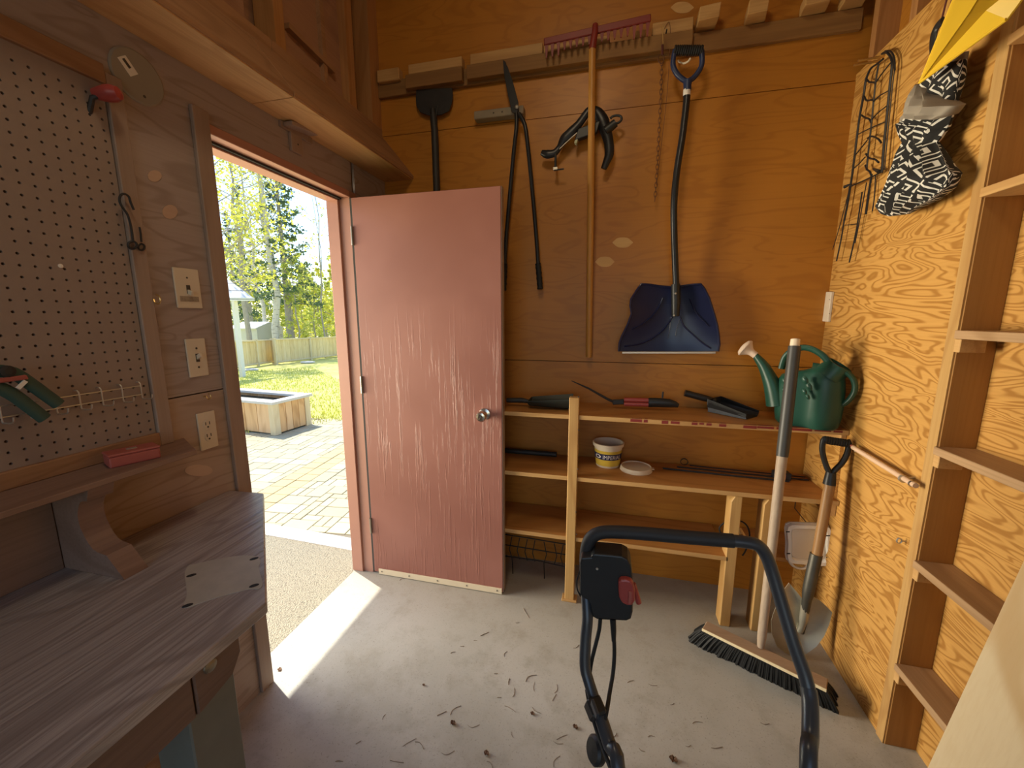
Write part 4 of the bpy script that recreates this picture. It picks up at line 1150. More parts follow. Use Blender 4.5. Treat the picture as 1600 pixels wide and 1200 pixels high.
# watering can
wc = thing('watering_can', 'dark green plastic watering can with a pale sprinkler rose on the top shelf', 'watering can', (.82, 1.99, Z1))
def yw(u): return 1.835 + (1336-u)*.00125
def CW(u, v, dy=0): return W(u, v, 'y', yw(u)+dy)
e1 = CW(1330,600) - CW(1180,600); e1.z = 0; e1.normalize(); e2 = Vector((-e1.y, e1.x, 0))
bc = CW(1259,655); bc.z = Z1
LX = .5*(CW(1312,600)-CW(1204,600)).length; LY = .070
prof_ = [(.0,.0), (.84,.0), (.93,.012), (.98,.05), (1.0,.11), (.99,.16), (.95,.20), (.86,.228), (.68,.243), (.40,.250), (0,.252)]
seg = 40; vs = []; body = B()
for r, h in prof_:
    for j in range(seg):
        a = 2*math.pi*j/seg
        pinch = 1 - .20*math.exp(-((a-math.pi*1.5)/.30)**2) - .20*math.exp(-((a-math.pi*.5)/.30)**2)
        lift = .020*math.cos(a)*max(0,(h-.18)/.07)
        vs.append(bc + e1*(r*LX*math.cos(a)) + e2*(r*LY*math.sin(a)*pinch) + Vector((0,0,h+lift)))
fs = []
for i in range(len(prof_)-1):
    for j in range(seg):
        j2 = (j+1) % seg; fs.append((i*seg+j, i*seg+j2, (i+1)*seg+j2, (i+1)*seg+j))
body.add(vs, fs)
obj('body', body, M['green'], wc, smooth=True)
fc = bc + e1*(LX*.48) + Vector((0,0,.225)); fax = (e1*.55 + Vector((0,0,.83)))
obj('filler_collar', B().lathe([(.058,0),(.052,.020),(.048,.040),(.047,.056),(.041,.056),(.041,.03),(0,.03)], fc, fax, 26), M['green'], wc, smooth=True)
obj('opening', B().lathe([(.0405,.046),(.040,.047),(0,.047)], fc, fax, 26), M['rubber'], wc)
obj('top_handle', B().tube(spline([CW(u,v) for u,v in ((1221,576),(1227,558),(1240,547),(1256,543),(1272,547),(1286,556),(1296,568))],4), .0105, 12, flat=1.3), M['green'], wc, smooth=True)
obj('rear_handle', B().tube(spline([CW(u,v) for u,v in ((1306,576),(1320,580),(1332,591),(1336,604),(1333,616),(1323,628),(1307,637))],4), .0105, 12, flat=1.3), M['green'], wc, smooth=True)
sp = spline([CW(u,v) for u,v in ((1214,632),(1208,606),(1201,588),(1193,572),(1184,560),(1178,553))],4)
m_ = len(sp)
obj('spout', B().tube(sp, [.036*(1-i/m_)**1.2+.0115 for i in range(m_)], 14, flat=.9), M['green'], wc, smooth=True)
d_ = (CW(1167,546)-CW(1181,556)).normalized()
ro = CW(1181,555.5)
obj('rose', B().lathe([(.0155,0),(.0155,.020),(.019,.030),(.034,.046),(.041,.052),(.041,.057),(.033,.066),(.015,.071),(0,.072)], ro, d_, 26), M['rose'], wc, smooth=True, label='pale round sprinkler rose')
for (u, v, s) in ((1258,594,1),(1264,604,1),(1257,612,.8),(1226,596,.9),(1225,610,.8),(1262,620,.7)):
    p = CW(u, v, -LY*.93)
    obj('moulded_leaf', B().lathe([(0,-.008),(.011*s,0),(.007*s,.004),(0,.006)], p, -e2, 8, sx=1, sy=1.7, ref=(1,0,.4)), M['green'], wc, smooth=True)

# ------------------------------------------------------------------ things on the middle shelf
def zz(u, v): return W(u, v, 'z', Z2)
tc_ = Vector((.008, 2.085, Z2))
tb = thing('plastic_tub', 'open pale plastic tub with a yellow label and a dark blue lettered band', 'tub', tc_)
HT = .128
obj('wall', B().lathe([(0,.002),(.058,.0),(.061,.004),(.072,HT-.022),(.072,HT-.02),(.079,HT-.018),(.081,HT-.002),(.079,HT),(.073,HT),(.070,HT-.03),(.060,.006),(0,.006)], tc_, (0,0,1), 40), M['tub'], tb, smooth=True)
def rad(h): return .061 + (.072-.061)*(h-.004)/(HT-.026)
obj('label', B().lathe([(rad(.012)+.0006,.012),(rad(.094)+.0006,.094)], tc_, (0,0,1), 40).__class__() if False else B().grid(lambda u, v: tuple(tc_ + Vector((math.cos(2*math.pi*u), math.sin(2*math.pi*u), 0))*(rad(.012+.082*v)+.0006) + Vector((0,0,.012+.082*v))), 40, 1), M['tub_yellow'], tb, smooth=True, label='yellow printed label')
obj('band', B().grid(lambda u, v: tuple(tc_ + Vector((math.cos(math.pi*(1.02+.96*u)), math.sin(math.pi*(1.02+.96*u)), 0))*(rad(.046+.032*v)+.0011) + Vector((0,0,.046+.032*v))), 24, 1), M['tub_blue'], tb, smooth=True)
cu = bpy.data.curves.new('txt', 'FONT'); cu.body = 'IMPERIAL'; cu.size = .030; cu.align_x = 'CENTER'; cu.resolution_u = 2
to = bpy.data.objects.new('txt', cu); COL.objects.link(to)
bpy.context.view_layer.update()
tm = to.to_mesh(); lt = B()
tv = [v.co.copy() for v in tm.vertices]; tf = [tuple(p.vertices) for p in tm.polygons]
to.to_mesh_clear(); bpy.data.objects.remove(to); bpy.data.curves.remove(cu)
wv = []
for c_ in tv:
    h = .0515 + c_.y; r_ = rad(h) + .0016
    a = -math.pi/2 + .34 + (c_.x*.84)/r_
    wv.append(tc_ + Vector((math.cos(a)*r_, math.sin(a)*r_, h)))
lt.add(wv, tf)
obj('lettering', lt, M['white_print'], tb, fix=False, label='white block lettering on the blue band')
def emblem(u, v): 
    a = -math.pi/2 - .82 + .28*math.cos(2*math.pi*u)*v; h = .062 + .010*math.sin(2*math.pi*u)*v; r_ = rad(h)+.0016
    return tuple(tc_ + Vector((math.cos(a)*r_, math.sin(a)*r_, h)))
obj('emblem', B().grid(lambda u, v: emblem(u, .62+.38*v), 20, 1), M['white_print'], tb)
ld = Vector((.150, 2.045, Z2))
ldt = thing('tub_lid', 'round pale plastic lid lying beside the lettered tub', 'lid', ld)
obj('lid', B().lathe([(0,.004),(.070,.004),(.074,0),(.079,.001),(.080,.004),(.077,.014),(.075,.022),(.072,.023),(.069,.018),(0,.016)], ld, (0,0,1), 40), M['tub'], ldt, smooth=True)
obj('pull_tab', B().obox(ld+Vector((.082,.010,.010)), (.007,0,0), (0,.015,0), (0,0,.002)), M['tub'], ldt, .001)
# rods lying on the middle shelf
for i, (p, q, r, lb_) in enumerate((((1037,721),(1232,742),.0045,'dark metal rod lying nearest the shelf edge in the bundle behind the tub lid'), ((1060,716),(1262,742),.004,'dark thin rod lying in the middle of the bundle on the middle shelf'), ((1080,712),(1258,730),.003,'thinnest dark rod lying rearmost in the bundle on the middle shelf'))):
    yy = (2.07, 2.11, 2.15)[i]
    a_, b2_ = W(*p, 'y', yy), W(*q, 'y', yy)
    zz_ = Z2+r
    obj('rod', B().tube([(a_.x, yy+.02, zz_), ((a_.x+b2_.x)/2, yy, zz_), (b2_.x, yy-.015, zz_)], r, 8), M['iron'], None, smooth=True, label=lb_, cat='rod', group='rods on the middle shelf')
wl_ = Vector((.40, 2.165, Z2))
obj('wire_coil', B().tube([wl_ + Vector((.018*math.cos(a*.5), .012*math.sin(a*.11), .019+.017*math.sin(a*.5))) for a in range(28)], .0016, 6), M['iron'], None, smooth=True, label='small coil of dark wire behind the rods', cat='wire')
rg = thing('red_tag_block', 'small dark block with a red marking at the wall end of the rods', 'block', (.84, 2.09, Z2))
obj('body', B().box((.79, 2.07, Z2), (.86, 2.12, Z2+.035)), M['iron'], rg, .003)
obj('marking', B().box((.80, 2.0685, Z2+.006), (.835, 2.0699, Z2+.030)), M['red_dull'], rg)
obj('dark_pipe', B().tube([(-1.1, 2.14, Z2+.014), (-.27, 2.14, Z2+.014)], .014, 12), M['iron'], None, smooth=True, label='dark pipe lying at the back of the middle shelf behind the door edge', cat='pipe')

# wire cage under the lowest shelf
tg = thing('wire_cage', 'black wire plant cage leaning in the shadow under the lowest shelf', 'plant cage', (-.4, 2.0, 0))
def cg(u, v): return W(u, v, 'y', 2.0)
for pts in (((783,834),(840,843),(893,852)), ((783,868),(840,876),(893,888)), ((783,850),(893,868))):
    obj('wire', B().tube([cg(*p) for p in pts], .0035, 6), M['black_metal'], tg)
for u in (800, 812, 824, 836, 850, 866, 880):
    o1 = 4 if u % 4 else -4
    obj('wire', B().tube([cg(u, 836+(u-783)*.16), cg(u+o1, 856+(u-783)*.15), cg(u, 869+(u-783)*.16)], .0028, 6), M['black_metal'], tg)
for u in (800, 850, 885):
    top_ = cg(u, 868+(u-783)*.16)
    obj('leg', B().tube([top_, (top_.x, 2.02, 0)], .0028, 6), M['black_metal'], tg)

# cream dustpan hung under the middle shelf
dpn = thing('dustpan', 'cream plastic dustpan hanging flat behind the spade shaft in the corner', 'dustpan', (.85, 1.93, .38))
yd = 1.925
of = spline(WP([(1228,819),(1252,817),(1276,818),(1296,822),(1297,850),(1297,880),(1275,882),(1250,880),(1229,875),(1228,846)], 'y', yd), 3, True)
obj('tray', B().prism(of, (0,.012,0)), M['pan'], dpn, .003, 2)
ci = W(1263,850,'y',yd)
def shr(p, f): return ci + (p-ci)*f
nf = len(of)
rim_ = B()
rim_.add([shr(p,.98)+Vector((0,-.001,0)) for p in of] + [shr(p,.95)+Vector((0,-.016,0)) for p in of] + [shr(p,.80)+Vector((0,-.016,0)) for p in of] + [shr(p,.74)+Vector((0,-.001,0)) for p in of],
         [(k*nf+i, k*nf+(i+1) % nf, (k+1)*nf+(i+1) % nf, (k+1)*nf+i) for k in range(3) for i in range(nf)])
obj('rim', rim_, M['pan'], dpn, smooth=True)
obj('inner_panel', B().prism([shr(p,.73)+Vector((0,-.002,0)) for p in of], (0,-.002,0)), M['pan_dark'], dpn)
obj('handle', B().tube(spline([W(u,v,'y',yd) for u,v in ((1232,873),(1236,881),(1245,887),(1256,888),(1262,884))],4), .006, 8), M['pan'], dpn, smooth=True)
for (u, v) in ((1231,831),(1232,865),(1294,837),(1294,871)):
    obj('slot', B().obox(W(u,v,'y',yd-.017), (.007,0,.001), (0,.001,0), (0,0,.0025)), M['plate_dark'], dpn)
obj('hang_hook', B().tube([(.83, 1.935, Z2-.02), (.83, 1.935, .60), W(1262,819,'y',1.935)], .002, 6), M['iron'], dpn)
# ================================================================== right wall
tr = thing('wire_trellis', 'black wire garden trellis with curled lattice hanging from two brass pegs near the corner', 'trellis', (.94, 1.95, 1.5))
def tw(pts, r=.0028, name='wire', x=.945, mat='black_metal', k=4, parent=None):
    return obj(name, B().tube(spline(WP(pts, 'x', x), k), r, 6), M[mat], parent or tr, smooth=True)
tw([(1324,318),(1329,290),(1334,255),(1342,190),(1350,145),(1353,125),(1360,108),(1370,100),(1380,92)], .0040)
tw([(1378,270),(1381,230),(1386,180),(1391,130),(1394,100),(1391,88),(1385,82),(1378,84)], .0042)
tw([(1354,266),(1357,235),(1362,190),(1368,130),(1373,100)], .0030)
tw([(1398,110),(1397,90),(1391,80),(1383,80)], .0030); tw([(1382,265),(1388,200),(1395,130),(1398,108)], .0018)
tw([(1327,292),(1350,282),(1375,270)], .0030)
for a_, b2_, c_, d_ in (((1353,122),(1358,128),(1366,129),(1368,132)), ((1350,150),(1354,157),(1362,156),(1366,158)), ((1346,180),(1352,184),(1358,186),(1362,193)), ((1356,216),(1362,213),(1372,217),(1377,223)), ((1353,240),(1358,247),(1367,249),(1373,254)), ((1352,258),(1355,265),(1359,268),(1361,273))):
    tw([a_, b2_, c_, d_], .0034, 'lattice_curl')
for pts in (((1368,130),(1376,118),(1386,105),(1392,98)), ((1364,160),(1374,150),(1386,143),(1390,140)), ((1360,190),(1370,178),(1386,165)), ((1339,211),(1358,201),(1384,190)), ((1335,244),(1345,232),(1356,218)), ((1332,265),(1343,255),(1352,245))):
    tw(list(pts), .0024, 'lattice_wire')
for (u, v) in ((1320,292),(1374,268)):
    p = W(u, v, 'x', .94); q_ = W(u+8 if u < 1350 else u-9, v-4, 'x', .945)
    obj('clip', B().tube([p, q_], [.007,.0035], 8), M['black'], tr)
tw([(1328,292),(1324,320),(1319,345)], .0038); tw([(1362,272),(1357,305),(1353,335)], .0036)
tw([(1319,345),(1314,375),(1307,408)], .0026); tw([(1347,300),(1338,360),(1327,410)], .0026); tw([(1354,285),(1343,345),(1336,380)], .0018); tw([(1320,352),(1338,350)], .0018)
tw([(1326,300),(1313,350),(1301,390)], .0016, x=.955); tw([(1368,275),(1366,310),(1363,330)], .0018, x=.955)
for (u, v, u2, v2) in ((1354,86,1382,88), (1345,100,1375,95)):
    p0 = W(u2, v2, 'x', XR); p1 = p0 + Vector((-.085, .0, -.004))
    d_ = W(u, v, 'y', p0.y) - p0
    obj('brass_peg', B().tube([p0, p1], .0045, 8), M['gold'], tr)

# folded patterned cloth bundle
def key_pattern():
    k = NT('geometric_cloth')
    tc = k.n('TexCoord'); mp = k.n('Mapping'); k.l(tc.outputs['UV'], mp.inputs[0]); mp.inputs['Scale'].default_value = (16, 16, 1); mp.inputs['Rotation'].default_value = (0,0,R(38))
    sx = k.n('SeparateXYZ'); k.l(mp.outputs[0], sx.inputs[0])
    fx = k.math('ABSOLUTE', k.math('SUBTRACT', k.math('FRACT', sx.outputs[0]), .5)); fy = k.math('ABSOLUTE', k.math('SUBTRACT', k.math('FRACT', sx.outputs[1]), .5))
    mx = k.math('MAXIMUM', fx, fy)
    rings = k.math('FRACT', k.math('MULTIPLY', mx, 5.0))
    st = k.ramp(rings, .62, .68)
    fx2 = k.math('SUBTRACT', k.math('FRACT', sx.outputs[0]), .5)
    gap = k.math('MULTIPLY', k.math('LESS_THAN', k.math('ABSOLUTE', k.math('SUBTRACT', fx2, .12)), .06), k.math('GREATER_THAN', fy, .12))
    f = k.math('MULTIPLY', st, k.math('SUBTRACT', 1.0, gap))
    n_ = k.noise(k.coord((220,220,220)), 1, 2)
    return k.out(k.mix(f, (.016,.015,.014), (.66,.63,.56)), .85, n_, .1, .001)
M['cloth'] = key_pattern()
cb = thing('cloth_bundle', 'black and white geometric patterned cloth bundle tied at its waist, hanging by a black strap', 'cloth', (.9, 1.6, 1.76))
def cloth(rows, name, mat, folds=5, amp=.010, seed=1, x=.905, depth=.045):
    """rows: (left px, right px, y px) down the bundle"""
    r_ = random.Random(seed); ph = [r_.uniform(0,6.28) for _ in range(4)]
    n_ = len(rows)-1; b = B(); nu, nv = 48, 28; vs = []; uvs = []
    for j in range(nv+1):
        f = j/nv*n_; i = min(int(f), n_-1); t_ = f-i; t_ = t_*t_*(3-2*t_)
        (l0, r0, y0), (l1, r1, y1) = [(a, c) + (d,) for a, c, d in (rows[i], rows[i+1])]
        l = (l0[0]*(1-t_)+l1[0]*t_, l0[1]*(1-t_)+l1[1]*t_); r = (r0[0]*(1-t_)+r1[0]*t_, r0[1]*(1-t_)+r1[1]*t_); d0 = y0*(1-t_)+y1*t_
        A, Bp = W(*l, 'x', x), W(*r, 'x', x)
        for q in range(nu+1):
            a = 2*math.pi*q/nu
            c = .5-.5*math.cos(a)          # 0..1..0 across
            p = A.lerp(Bp, c)
            w = math.sin(a)
            off = d0*depth*w + amp*math.sin(folds*c*math.pi*2+ph[0]+j*.12)*(d0)*(1 if w < 0 else .3)
            p = p + Vector((off, 0, 0))
            p.x = min(p.x, XR-.004)
            vs.append(p); uvs.append((p.y + (0 if w < 0 else .03), p.z))
    fs = [(j*(nu+1)+q, j*(nu+1)+q+1, (j+1)*(nu+1)+q+1, (j+1)*(nu+1)+q) for j in range(nv) for q in range(nu)]
    fs += [tuple(range(nu))[::-1], tuple(nv*(nu+1)+q for q in range(nu))]
    b.add(vs, fs)
    o = obj(name, b, M[mat], cb, smooth=True, fix=False)
    uv = o.data.uv_layers.new(name='UVMap')
    for lp_ in o.data.loops: uv.data[lp_.index].uv = uvs[lp_.vertex_index]
    return o
cloth([((1430,168),(1490,172),.5), ((1423,185),(1478,200),.8), ((1410,192),(1474,205),.8), ((1413,208),(1468,215),.7), ((1417,222),(1463,222),.55), ((1411,238),(1472,240),.8), ((1405,262),(1484,262),1), ((1398,285),(1493,270),1.05), ((1386,308),(1486,292),1), ((1377,322),(1462,312),.9), ((1382,334),(1432,326),.6), ((1392,338),(1420,334),.25)], 'lower_cloth', 'cloth', 5, .012, 3)
cloth([((1448,110),(1508,92),.5), ((1443,128),(1504,118),.7), ((1440,138),(1498,140),.75), ((1447,150),(1494,158),.6), ((1460,160),(1488,166),.3)], 'upper_cloth', 'cloth', 3, .008, 5, .915)
cloth([((1437,130),(1452,138),.35), ((1434,146),(1480,158),.8), ((1432,160),(1494,165),1.0), ((1428,172),(1482,180),1.0), ((1428,182),(1470,186),.8)], 'grey_band', 'grey_cloth', 3, .010, 8, .893, .05)
cloth([((1410,185),(1424,172),.4), ((1408,195),(1426,180),.5), ((1414,204),(1424,196),.3)], 'grey_fold', 'grey_cloth', 2, .004, 9, .90, .03)
cloth([((1486,88),(1512,80),.4), ((1482,100),(1508,96),.5), ((1484,112),(1500,118),.4)], 'grey_lining', 'grey_cloth', 2, .004, 11, .92, .03)
obj('strap', B().tube(spline([W(u,v,'x',.925) for u,v in ((1473,32),(1464,42),(1459,55),(1458,75),(1462,100),(1470,115))],4), .012, 10, flat=.5), M['black'], cb, smooth=True)
obj('cord', B().tube([W(1480,-4,'x',.93), W(1470,36,'x',.93)], .0025, 6), M['rope'], cb)
obj('cord', B().tube([W(1488,-4,'x',.93), W(1486,14,'x',.93)], .0025, 6), M['rope'], cb)

# yellow pointed plastic sheet
ys = thing('yellow_plastic_sheet', 'bright yellow creased plastic sheet pointing down from above, over the patterned cloth', 'sheet', (.84, 1.4, 2.1))
tip = W(1437,129,'x',.84); lt_ = W(1492,-6,'x',.85); cr_ = W(1527,-6,'x',.79); rt_ = W(1573,30,'x',.85); rt2 = W(1580,-6,'x',.86); crm = W(1513,22,'x',.792)
for p_ in (lt_, cr_, rt2): p_ += (p_-tip)*.35
yb_ = B()
thk = Vector((.004,0,0))
for poly in ([tip, lt_, cr_, crm], [tip, crm, cr_, rt2, rt_]):
    c_ = sum(poly, Vector())/len(poly); n0 = len(poly)
    vs = poly + [c_] + [p_+thk for p_ in poly] + [c_+thk]
    fs = [(i, (i+1) % n0, n0) for i in range(n0)] + [(n0+1+(i+1) % n0, n0+1+i, 2*n0+1) for i in range(n0)] + [((i+1) % n0, i, n0+1+i, n0+1+(i+1) % n0) for i in range(n0)]
    yb_.add(vs, fs)
obj('sheet', yb_, M['yellow'], ys)
obj('fold_edge', B().tube([tip, rt_], .004, 8).tube([tip, lt_], .003, 8), M['yellow'], ys, smooth=True)

# wooden rod, small white block, screw eye
rd = thing('wooden_dowel', 'pale wooden dowel held on the plywood by a metal clip beside the spade grip', 'dowel', (XR-.03, 1.6, .93))
a_, b2_ = W(1333,699,'x',XR-.03), W(1431,759,'x',XR-.03)
obj('rod', B().tube([a_, b2_], .0085, 12), M['rod_wood'], rd, smooth=True)
obj('wire_end', B().tube([W(1330,696,'x',XR-.03), W(1334,700,'x',XR-.03)], .005, 8), M['red_dull'], rd)
c_ = W(1411,748,'x',XR-.03); d_ = (b2_-a_).normalized()
obj('clip', B().tube([c_-d_*.004, c_+d_*.004], .0125, 14), M['wire'], rd, smooth=True)
obj('clip_stem', B().tube([c_, (XR, c_.y, c_.z+.008)], .003, 6), M['wire'], rd)
obj('collar', B().tube([W(1424,755,'x',XR-.03), W(1426,756.5,'x',XR-.03)], .0098, 12), M['screw'], rd)
pc = W(1331,698,'x',XR-.03)
obj('support_peg', B().tube([(pc.x, pc.y-.02, pc.z-.011), (XR, pc.y-.02, pc.z-.011)], .003, 6), M['wire'], rd)
wb_ = W(1295,480,'x',XR)
wbk = thing('white_block', 'small pale painted wood strip fixed to the plywood beside the corner', 'block', wb_)
q4 = [W(1294,456,'x',XR), W(1304,456,'x',XR), W(1298,503,'x',XR), W(1287,502,'x',XR)]
obj('strip', B().prism(q4, (-.012,0,0)), M['white_block'], wbk, .002)
for v in (468, 490): obj('nail', B().lathe([(.0025,0),(.002,.001),(0,.001)], W(1296,v,'x',XR-.012), (-1,0,0), 8), M['plate_dark'], wbk)
e_ = W(1416,846,'x',XR)
obj('screw_eye', B().tube([e_, e_+Vector((-.012,0,0))], .0025, 8).tube([e_ + Vector((-.019,0,0)) + Vector((.007*math.cos(t_), 0, .009*math.sin(t_))) for t_ in [k*2*math.pi/12 for k in range(12)]], .0022, 6, closed=True), M['wire'], None, smooth=True, label='small metal screw eye in the plywood beside the stud bay', cat='screw eye')

hkp = [W(u, v, 'y', y) for u, v, y in ((1060,95,YB-.006),(1062,97,2.13),(1068,99,2.09),(1075,96,2.065),(1079,91,2.06))]
obj('shovel_hook', B().tube(spline(hkp,4), .004, 8), M['tub'], None, smooth=True, label='small pale curved hook on the back wall inside the snow shovel grip', cat='hook')
cbl = [(1128,836),(1124,826),(1130,818),(1142,814),(1156,814),(1166,820),(1171,832),(1170,848),(1164,862),(1160,868)]
obj('cable_loop', B().tube(spline([W(u, v, 'y', 1.965) for u, v in cbl],4), .0035, 8), M['rubber'], None, smooth=True, label='black cable loop hanging behind the short shelf posts', cat='cable')
for (u, v) in ((904,672),(903,733),(904,620),(901,835),(900,800)):
    obj('nail', B().lathe([(.0035,0),(.0025,.001),(0,.001)], W(u, v, 'y', YF-.012), (0,-1,0), 8), M['plate_dark'], su)

# pale plywood sheet leaning in front of the stud bay
sh_ = B()
def leanx(z): return .612 + (.771-.612)*z
sh_.add([(leanx(0), -.35, 0), (leanx(0), .9, 0), (leanx(1.9), .9, 1.9), (leanx(1.9), -.35, 1.9), (leanx(0)+.014, -.35, .0), (leanx(0)+.014, .9, .0), (leanx(1.9)+.014, .9, 1.9), (leanx(1.9)+.014, -.35, 1.9)],
        [(0,1,2,3),(7,6,5,4),(0,4,5,1),(1,5,6,2),(2,6,7,3),(3,7,4,0)])
obj('plywood_sheet', sh_, M['sheet'], None, .002, label='pale unfinished plywood sheet leaning against the stud bay in the foreground', cat='plywood')

# ------------------------------------------------------------------ spade in the corner
sd = thing('spade', 'round-point steel spade with a black D-grip standing on its tip in the corner', 'spade', (.83, 1.77, 0))
Tt = Vector((.822, 1.752, .004)); Tg = W(1298,748,'y',1.835)
up = (Tg-Tt).normalized()
def yat(v_):
    return 1.752 + (1.835-1.752)*max(0, min(1.1, (1027-v_)/(1027-748)))
def SW(u, v, dy=0): return W(u, v, 'y', yat(v)+dy)
outl = [(1233,911),(1222,925),(1209,957),(1205,970),(1206,990),(1214,1010),(1226,1020),(1242,1026.5),(1260,1022),(1276,1010),(1288,994),(1296,975),(1300.5,957),(1292,948),(1282,939),(1270,932),(1257,940),(1245,925)]
cu_, cv_ = 1253, 968
blv = B(); nr = 6; N_ = len(outl); vs = [SW(cu_, cv_, .020)]
for k in range(1, nr+1):
    f = k/nr
    for (u, v) in outl:
        vs.append(SW(cu_+(u-cu_)*f, cv_+(v-cv_)*f, .020*(1-f*f)))
fs = [(0, 1+i, 1+(i+1) % N_) for i in range(N_)]
for k in range(nr-1):
    for i in range(N_):
        fs.append((1+k*N_+i, 1+k*N_+(i+1) % N_, 1+(k+1)*N_+(i+1) % N_, 1+(k+1)*N_+i))
n0 = len(vs)
blv.add(vs + [p+Vector((0,.003,0)) for p in vs], fs + [tuple(i+n0 for i in f)[::-1] for f in fs] + [(1+(nr-1)*N_+i, 1+(nr-1)*N_+(i+1) % N_, n0+1+(nr-1)*N_+(i+1) % N_, n0+1+(nr-1)*N_+i) for i in range(N_)])
obj('blade', blv, M['steel'], sd, smooth=True)
obj('socket', B().tube(spline([SW(1275.5,866,-.012), SW(1268,900,-.012), SW(1261,935,-.008), SW(1257,962,.004), SW(1252,988,.018)],4), [.0195+(.003 if i<8 else 0)-.0008*max(0,i-6) for i in range(17)], 14), plain('socket_steel', (.10,.095,.08), .45, .7, vary=.3), sd, smooth=True)
obj('frog_ridge', B().tube(spline([SW(1259,945,-.002), SW(1254,975,.008), SW(1248,988,.017)],4), [.017]*4+[.013]*4+[.006], 10), M['steel'], sd, smooth=True)
obj('shaft', B().tube([SW(1276,868,-.012), SW(1297,754,-.012)], [.0185,.0195], 14), M['ash'], sd, smooth=True)
gl = spline([SW(u,v,-.012) for u,v in ((1297,742),(1294,735),(1289,722),(1285,705),(1286,690),(1290,684))],4)
gr = spline([SW(u,v,-.012) for u,v in ((1298,742),(1305,734),(1315,724),(1323,710),(1326,695),(1324,688))],4)
obj('grip_frame', B().tube(gl, .0105, 10).tube(gr, .0105, 10), M['black'], sd, smooth=True)
ga, gb_ = SW(1287,687,-.012), SW(1326,693,-.012)
obj('grip', B().tube([ga.lerp(gb_, i/30) for i in range(31)], [.0165 if i % 3 else .014 for i in range(31)], 12), M['black'], sd)
obj('grip_socket', B().tube([SW(1298.5,738,-.012), SW(1295.5,757,-.012)], [.018,.0225], 14), M['black'], sd, smooth=True)

# ------------------------------------------------------------------ push broom
bm_ = thing('push_broom', 'wide push broom with black bristles, its long pole leaning on the shelf edge', 'broom', (.64, 1.63, 0))
bA, bB = W(1097,985,'z',.095), W(1291,1081,'z',.095)
bd = (bB-bA).normalized(); bn = Vector((-bd.y, bd.x, 0)); 
if bn.y < 0: bn = -bn
bA2, bB2 = bA, bB
obj('head_block', B().add([], []).prism([bA2, bA2+bn*.06, bA2+bn*.06+Vector((0,0,.011)), bA2+Vector((0,0,.011))], bB2-bA2), M['broom_wood'], bm_, .003)
obj('front_edge', B().prism([bA2-bn*.0035, bA2-bn*.0002, bA2-bn*.0002+Vector((0,0,.012)), bA2-bn*.0035+Vector((0,0,.012))], bB2-bA2), M['pale_board'], bm_)
br_ = B(); LB = (bB-bA).length; rb_ = random.Random(4)
fA, fB = W(1075,1004,'z',0), W(1306,1116,'z',0)
# tufts, flaring towards the floor and at both ends
nx = 110; ny_ = 6
for i in range(nx):
    for j in range(ny_):
        t_ = (i+.5+rb_.uniform(-.2,.2))/nx; s_ = (j+.5)/ny_
        top_ = bA + bd*(LB*t_) + bn*(.052*s_+.002)
        bot = fA.lerp(fB, t_) + bn*(.10*s_-.0) + Vector((rb_.gauss(0,.003), rb_.gauss(0,.003), 0))
        bot.z = rb_.uniform(0,.006)
        m_ = top_.lerp(bot,.5); m_.z += .004; e = .5*(1-abs(2*t_-1))
        br_.tube([top_, m_, bot], [.0046,.0054,.0058], 4)
obj('bristles', br_, M['bristle'], bm_, kind='stuff')
pA = W(1187,1014,'z',.112) + bn*.018; pT = W(1243,529,'y',1.852)
def pp(t_): return pA.lerp(pT, t_)
def at_v(v):
    lo, hi = 0, 1
    for _ in range(40):
        m_ = (lo+hi)/2
        if seen(pp(m_))[1] > v: lo = m_
        else: hi = m_
    return pp(lo)
obj('pole', B().tube([pA-Vector((0,0,.004)), pA.lerp(pT,.03), at_v(712)], [.0125,.0165,.0195], 14), M['pole'], bm_, smooth=True)
obj('grip_sleeve', B().tube([at_v(713), at_v(700), at_v(541)], [.0215,.0225,.0225], 14), M['pole_grip'], bm_, smooth=True)
obj('pole_tip', B().tube([at_v(541), at_v(530), pT], [.0175,.0165,.010], 14), M['tub'], bm_, smooth=True)

# ------------------------------------------------------------------ mower handle in the foreground
mw = thing('push_mower', 'mower with a dark tubular handle and black switch box with a red lever', 'mower', (.18, .45, 0))
def mwv(pts): return [W(u, v, 'y', y) for u, v, y in pts]
left = mwv([(918,965,.772),(915,1000,.760),(914,1040,.745),(919,1062,.735),(928,1090,.72),(940,1125,.695),(953,1165,.665),(966,1203,.635)])
top_l = mwv([(916,925,.79),(915,890,.80),(916,862,.80),(922,843,.80),(936,833,.80),(960,831,.80),(1010,834,.80),(1080,840,.80),(1146,845,.80)])
right = mwv([(1146,845,.80),(1165,847,.80),(1184,852,.80),(1197,868,.80),(1207,895,.795),(1222,945,.78),(1240,1005,.76),(1256,1050,.745),(1263,1075,.735),(1266,1100,.72),(1266,1150,.685),(1263,1205,.645)])
def ext(P, to): return P + [P[-1].lerp(Vector(to), .5), Vector(to)]
obj('upper_tube', B().tube(spline(mwv([(916,930,.79),(918,965,.772)])+left[1:5],4), .0115, 14), M['mower'], mw, smooth=True)
obj('grip_sleeve', B().tube(spline(top_l,5), .0135, 14), M['foam'], mw, smooth=True)
obj('upper_tube', B().tube(spline(right[:9],5), .0118, 14), M['mower'], mw, smooth=True)
obj('lower_tube', B().tube(spline(ext(left[4:], (.06,.45,.22)),4), .0132, 14), M['mower'], mw, smooth=True)
obj('lower_tube', B().tube(spline(ext(right[8:], (.32,.45,.22)),4), .0130, 14), M['mower'], mw, smooth=True)
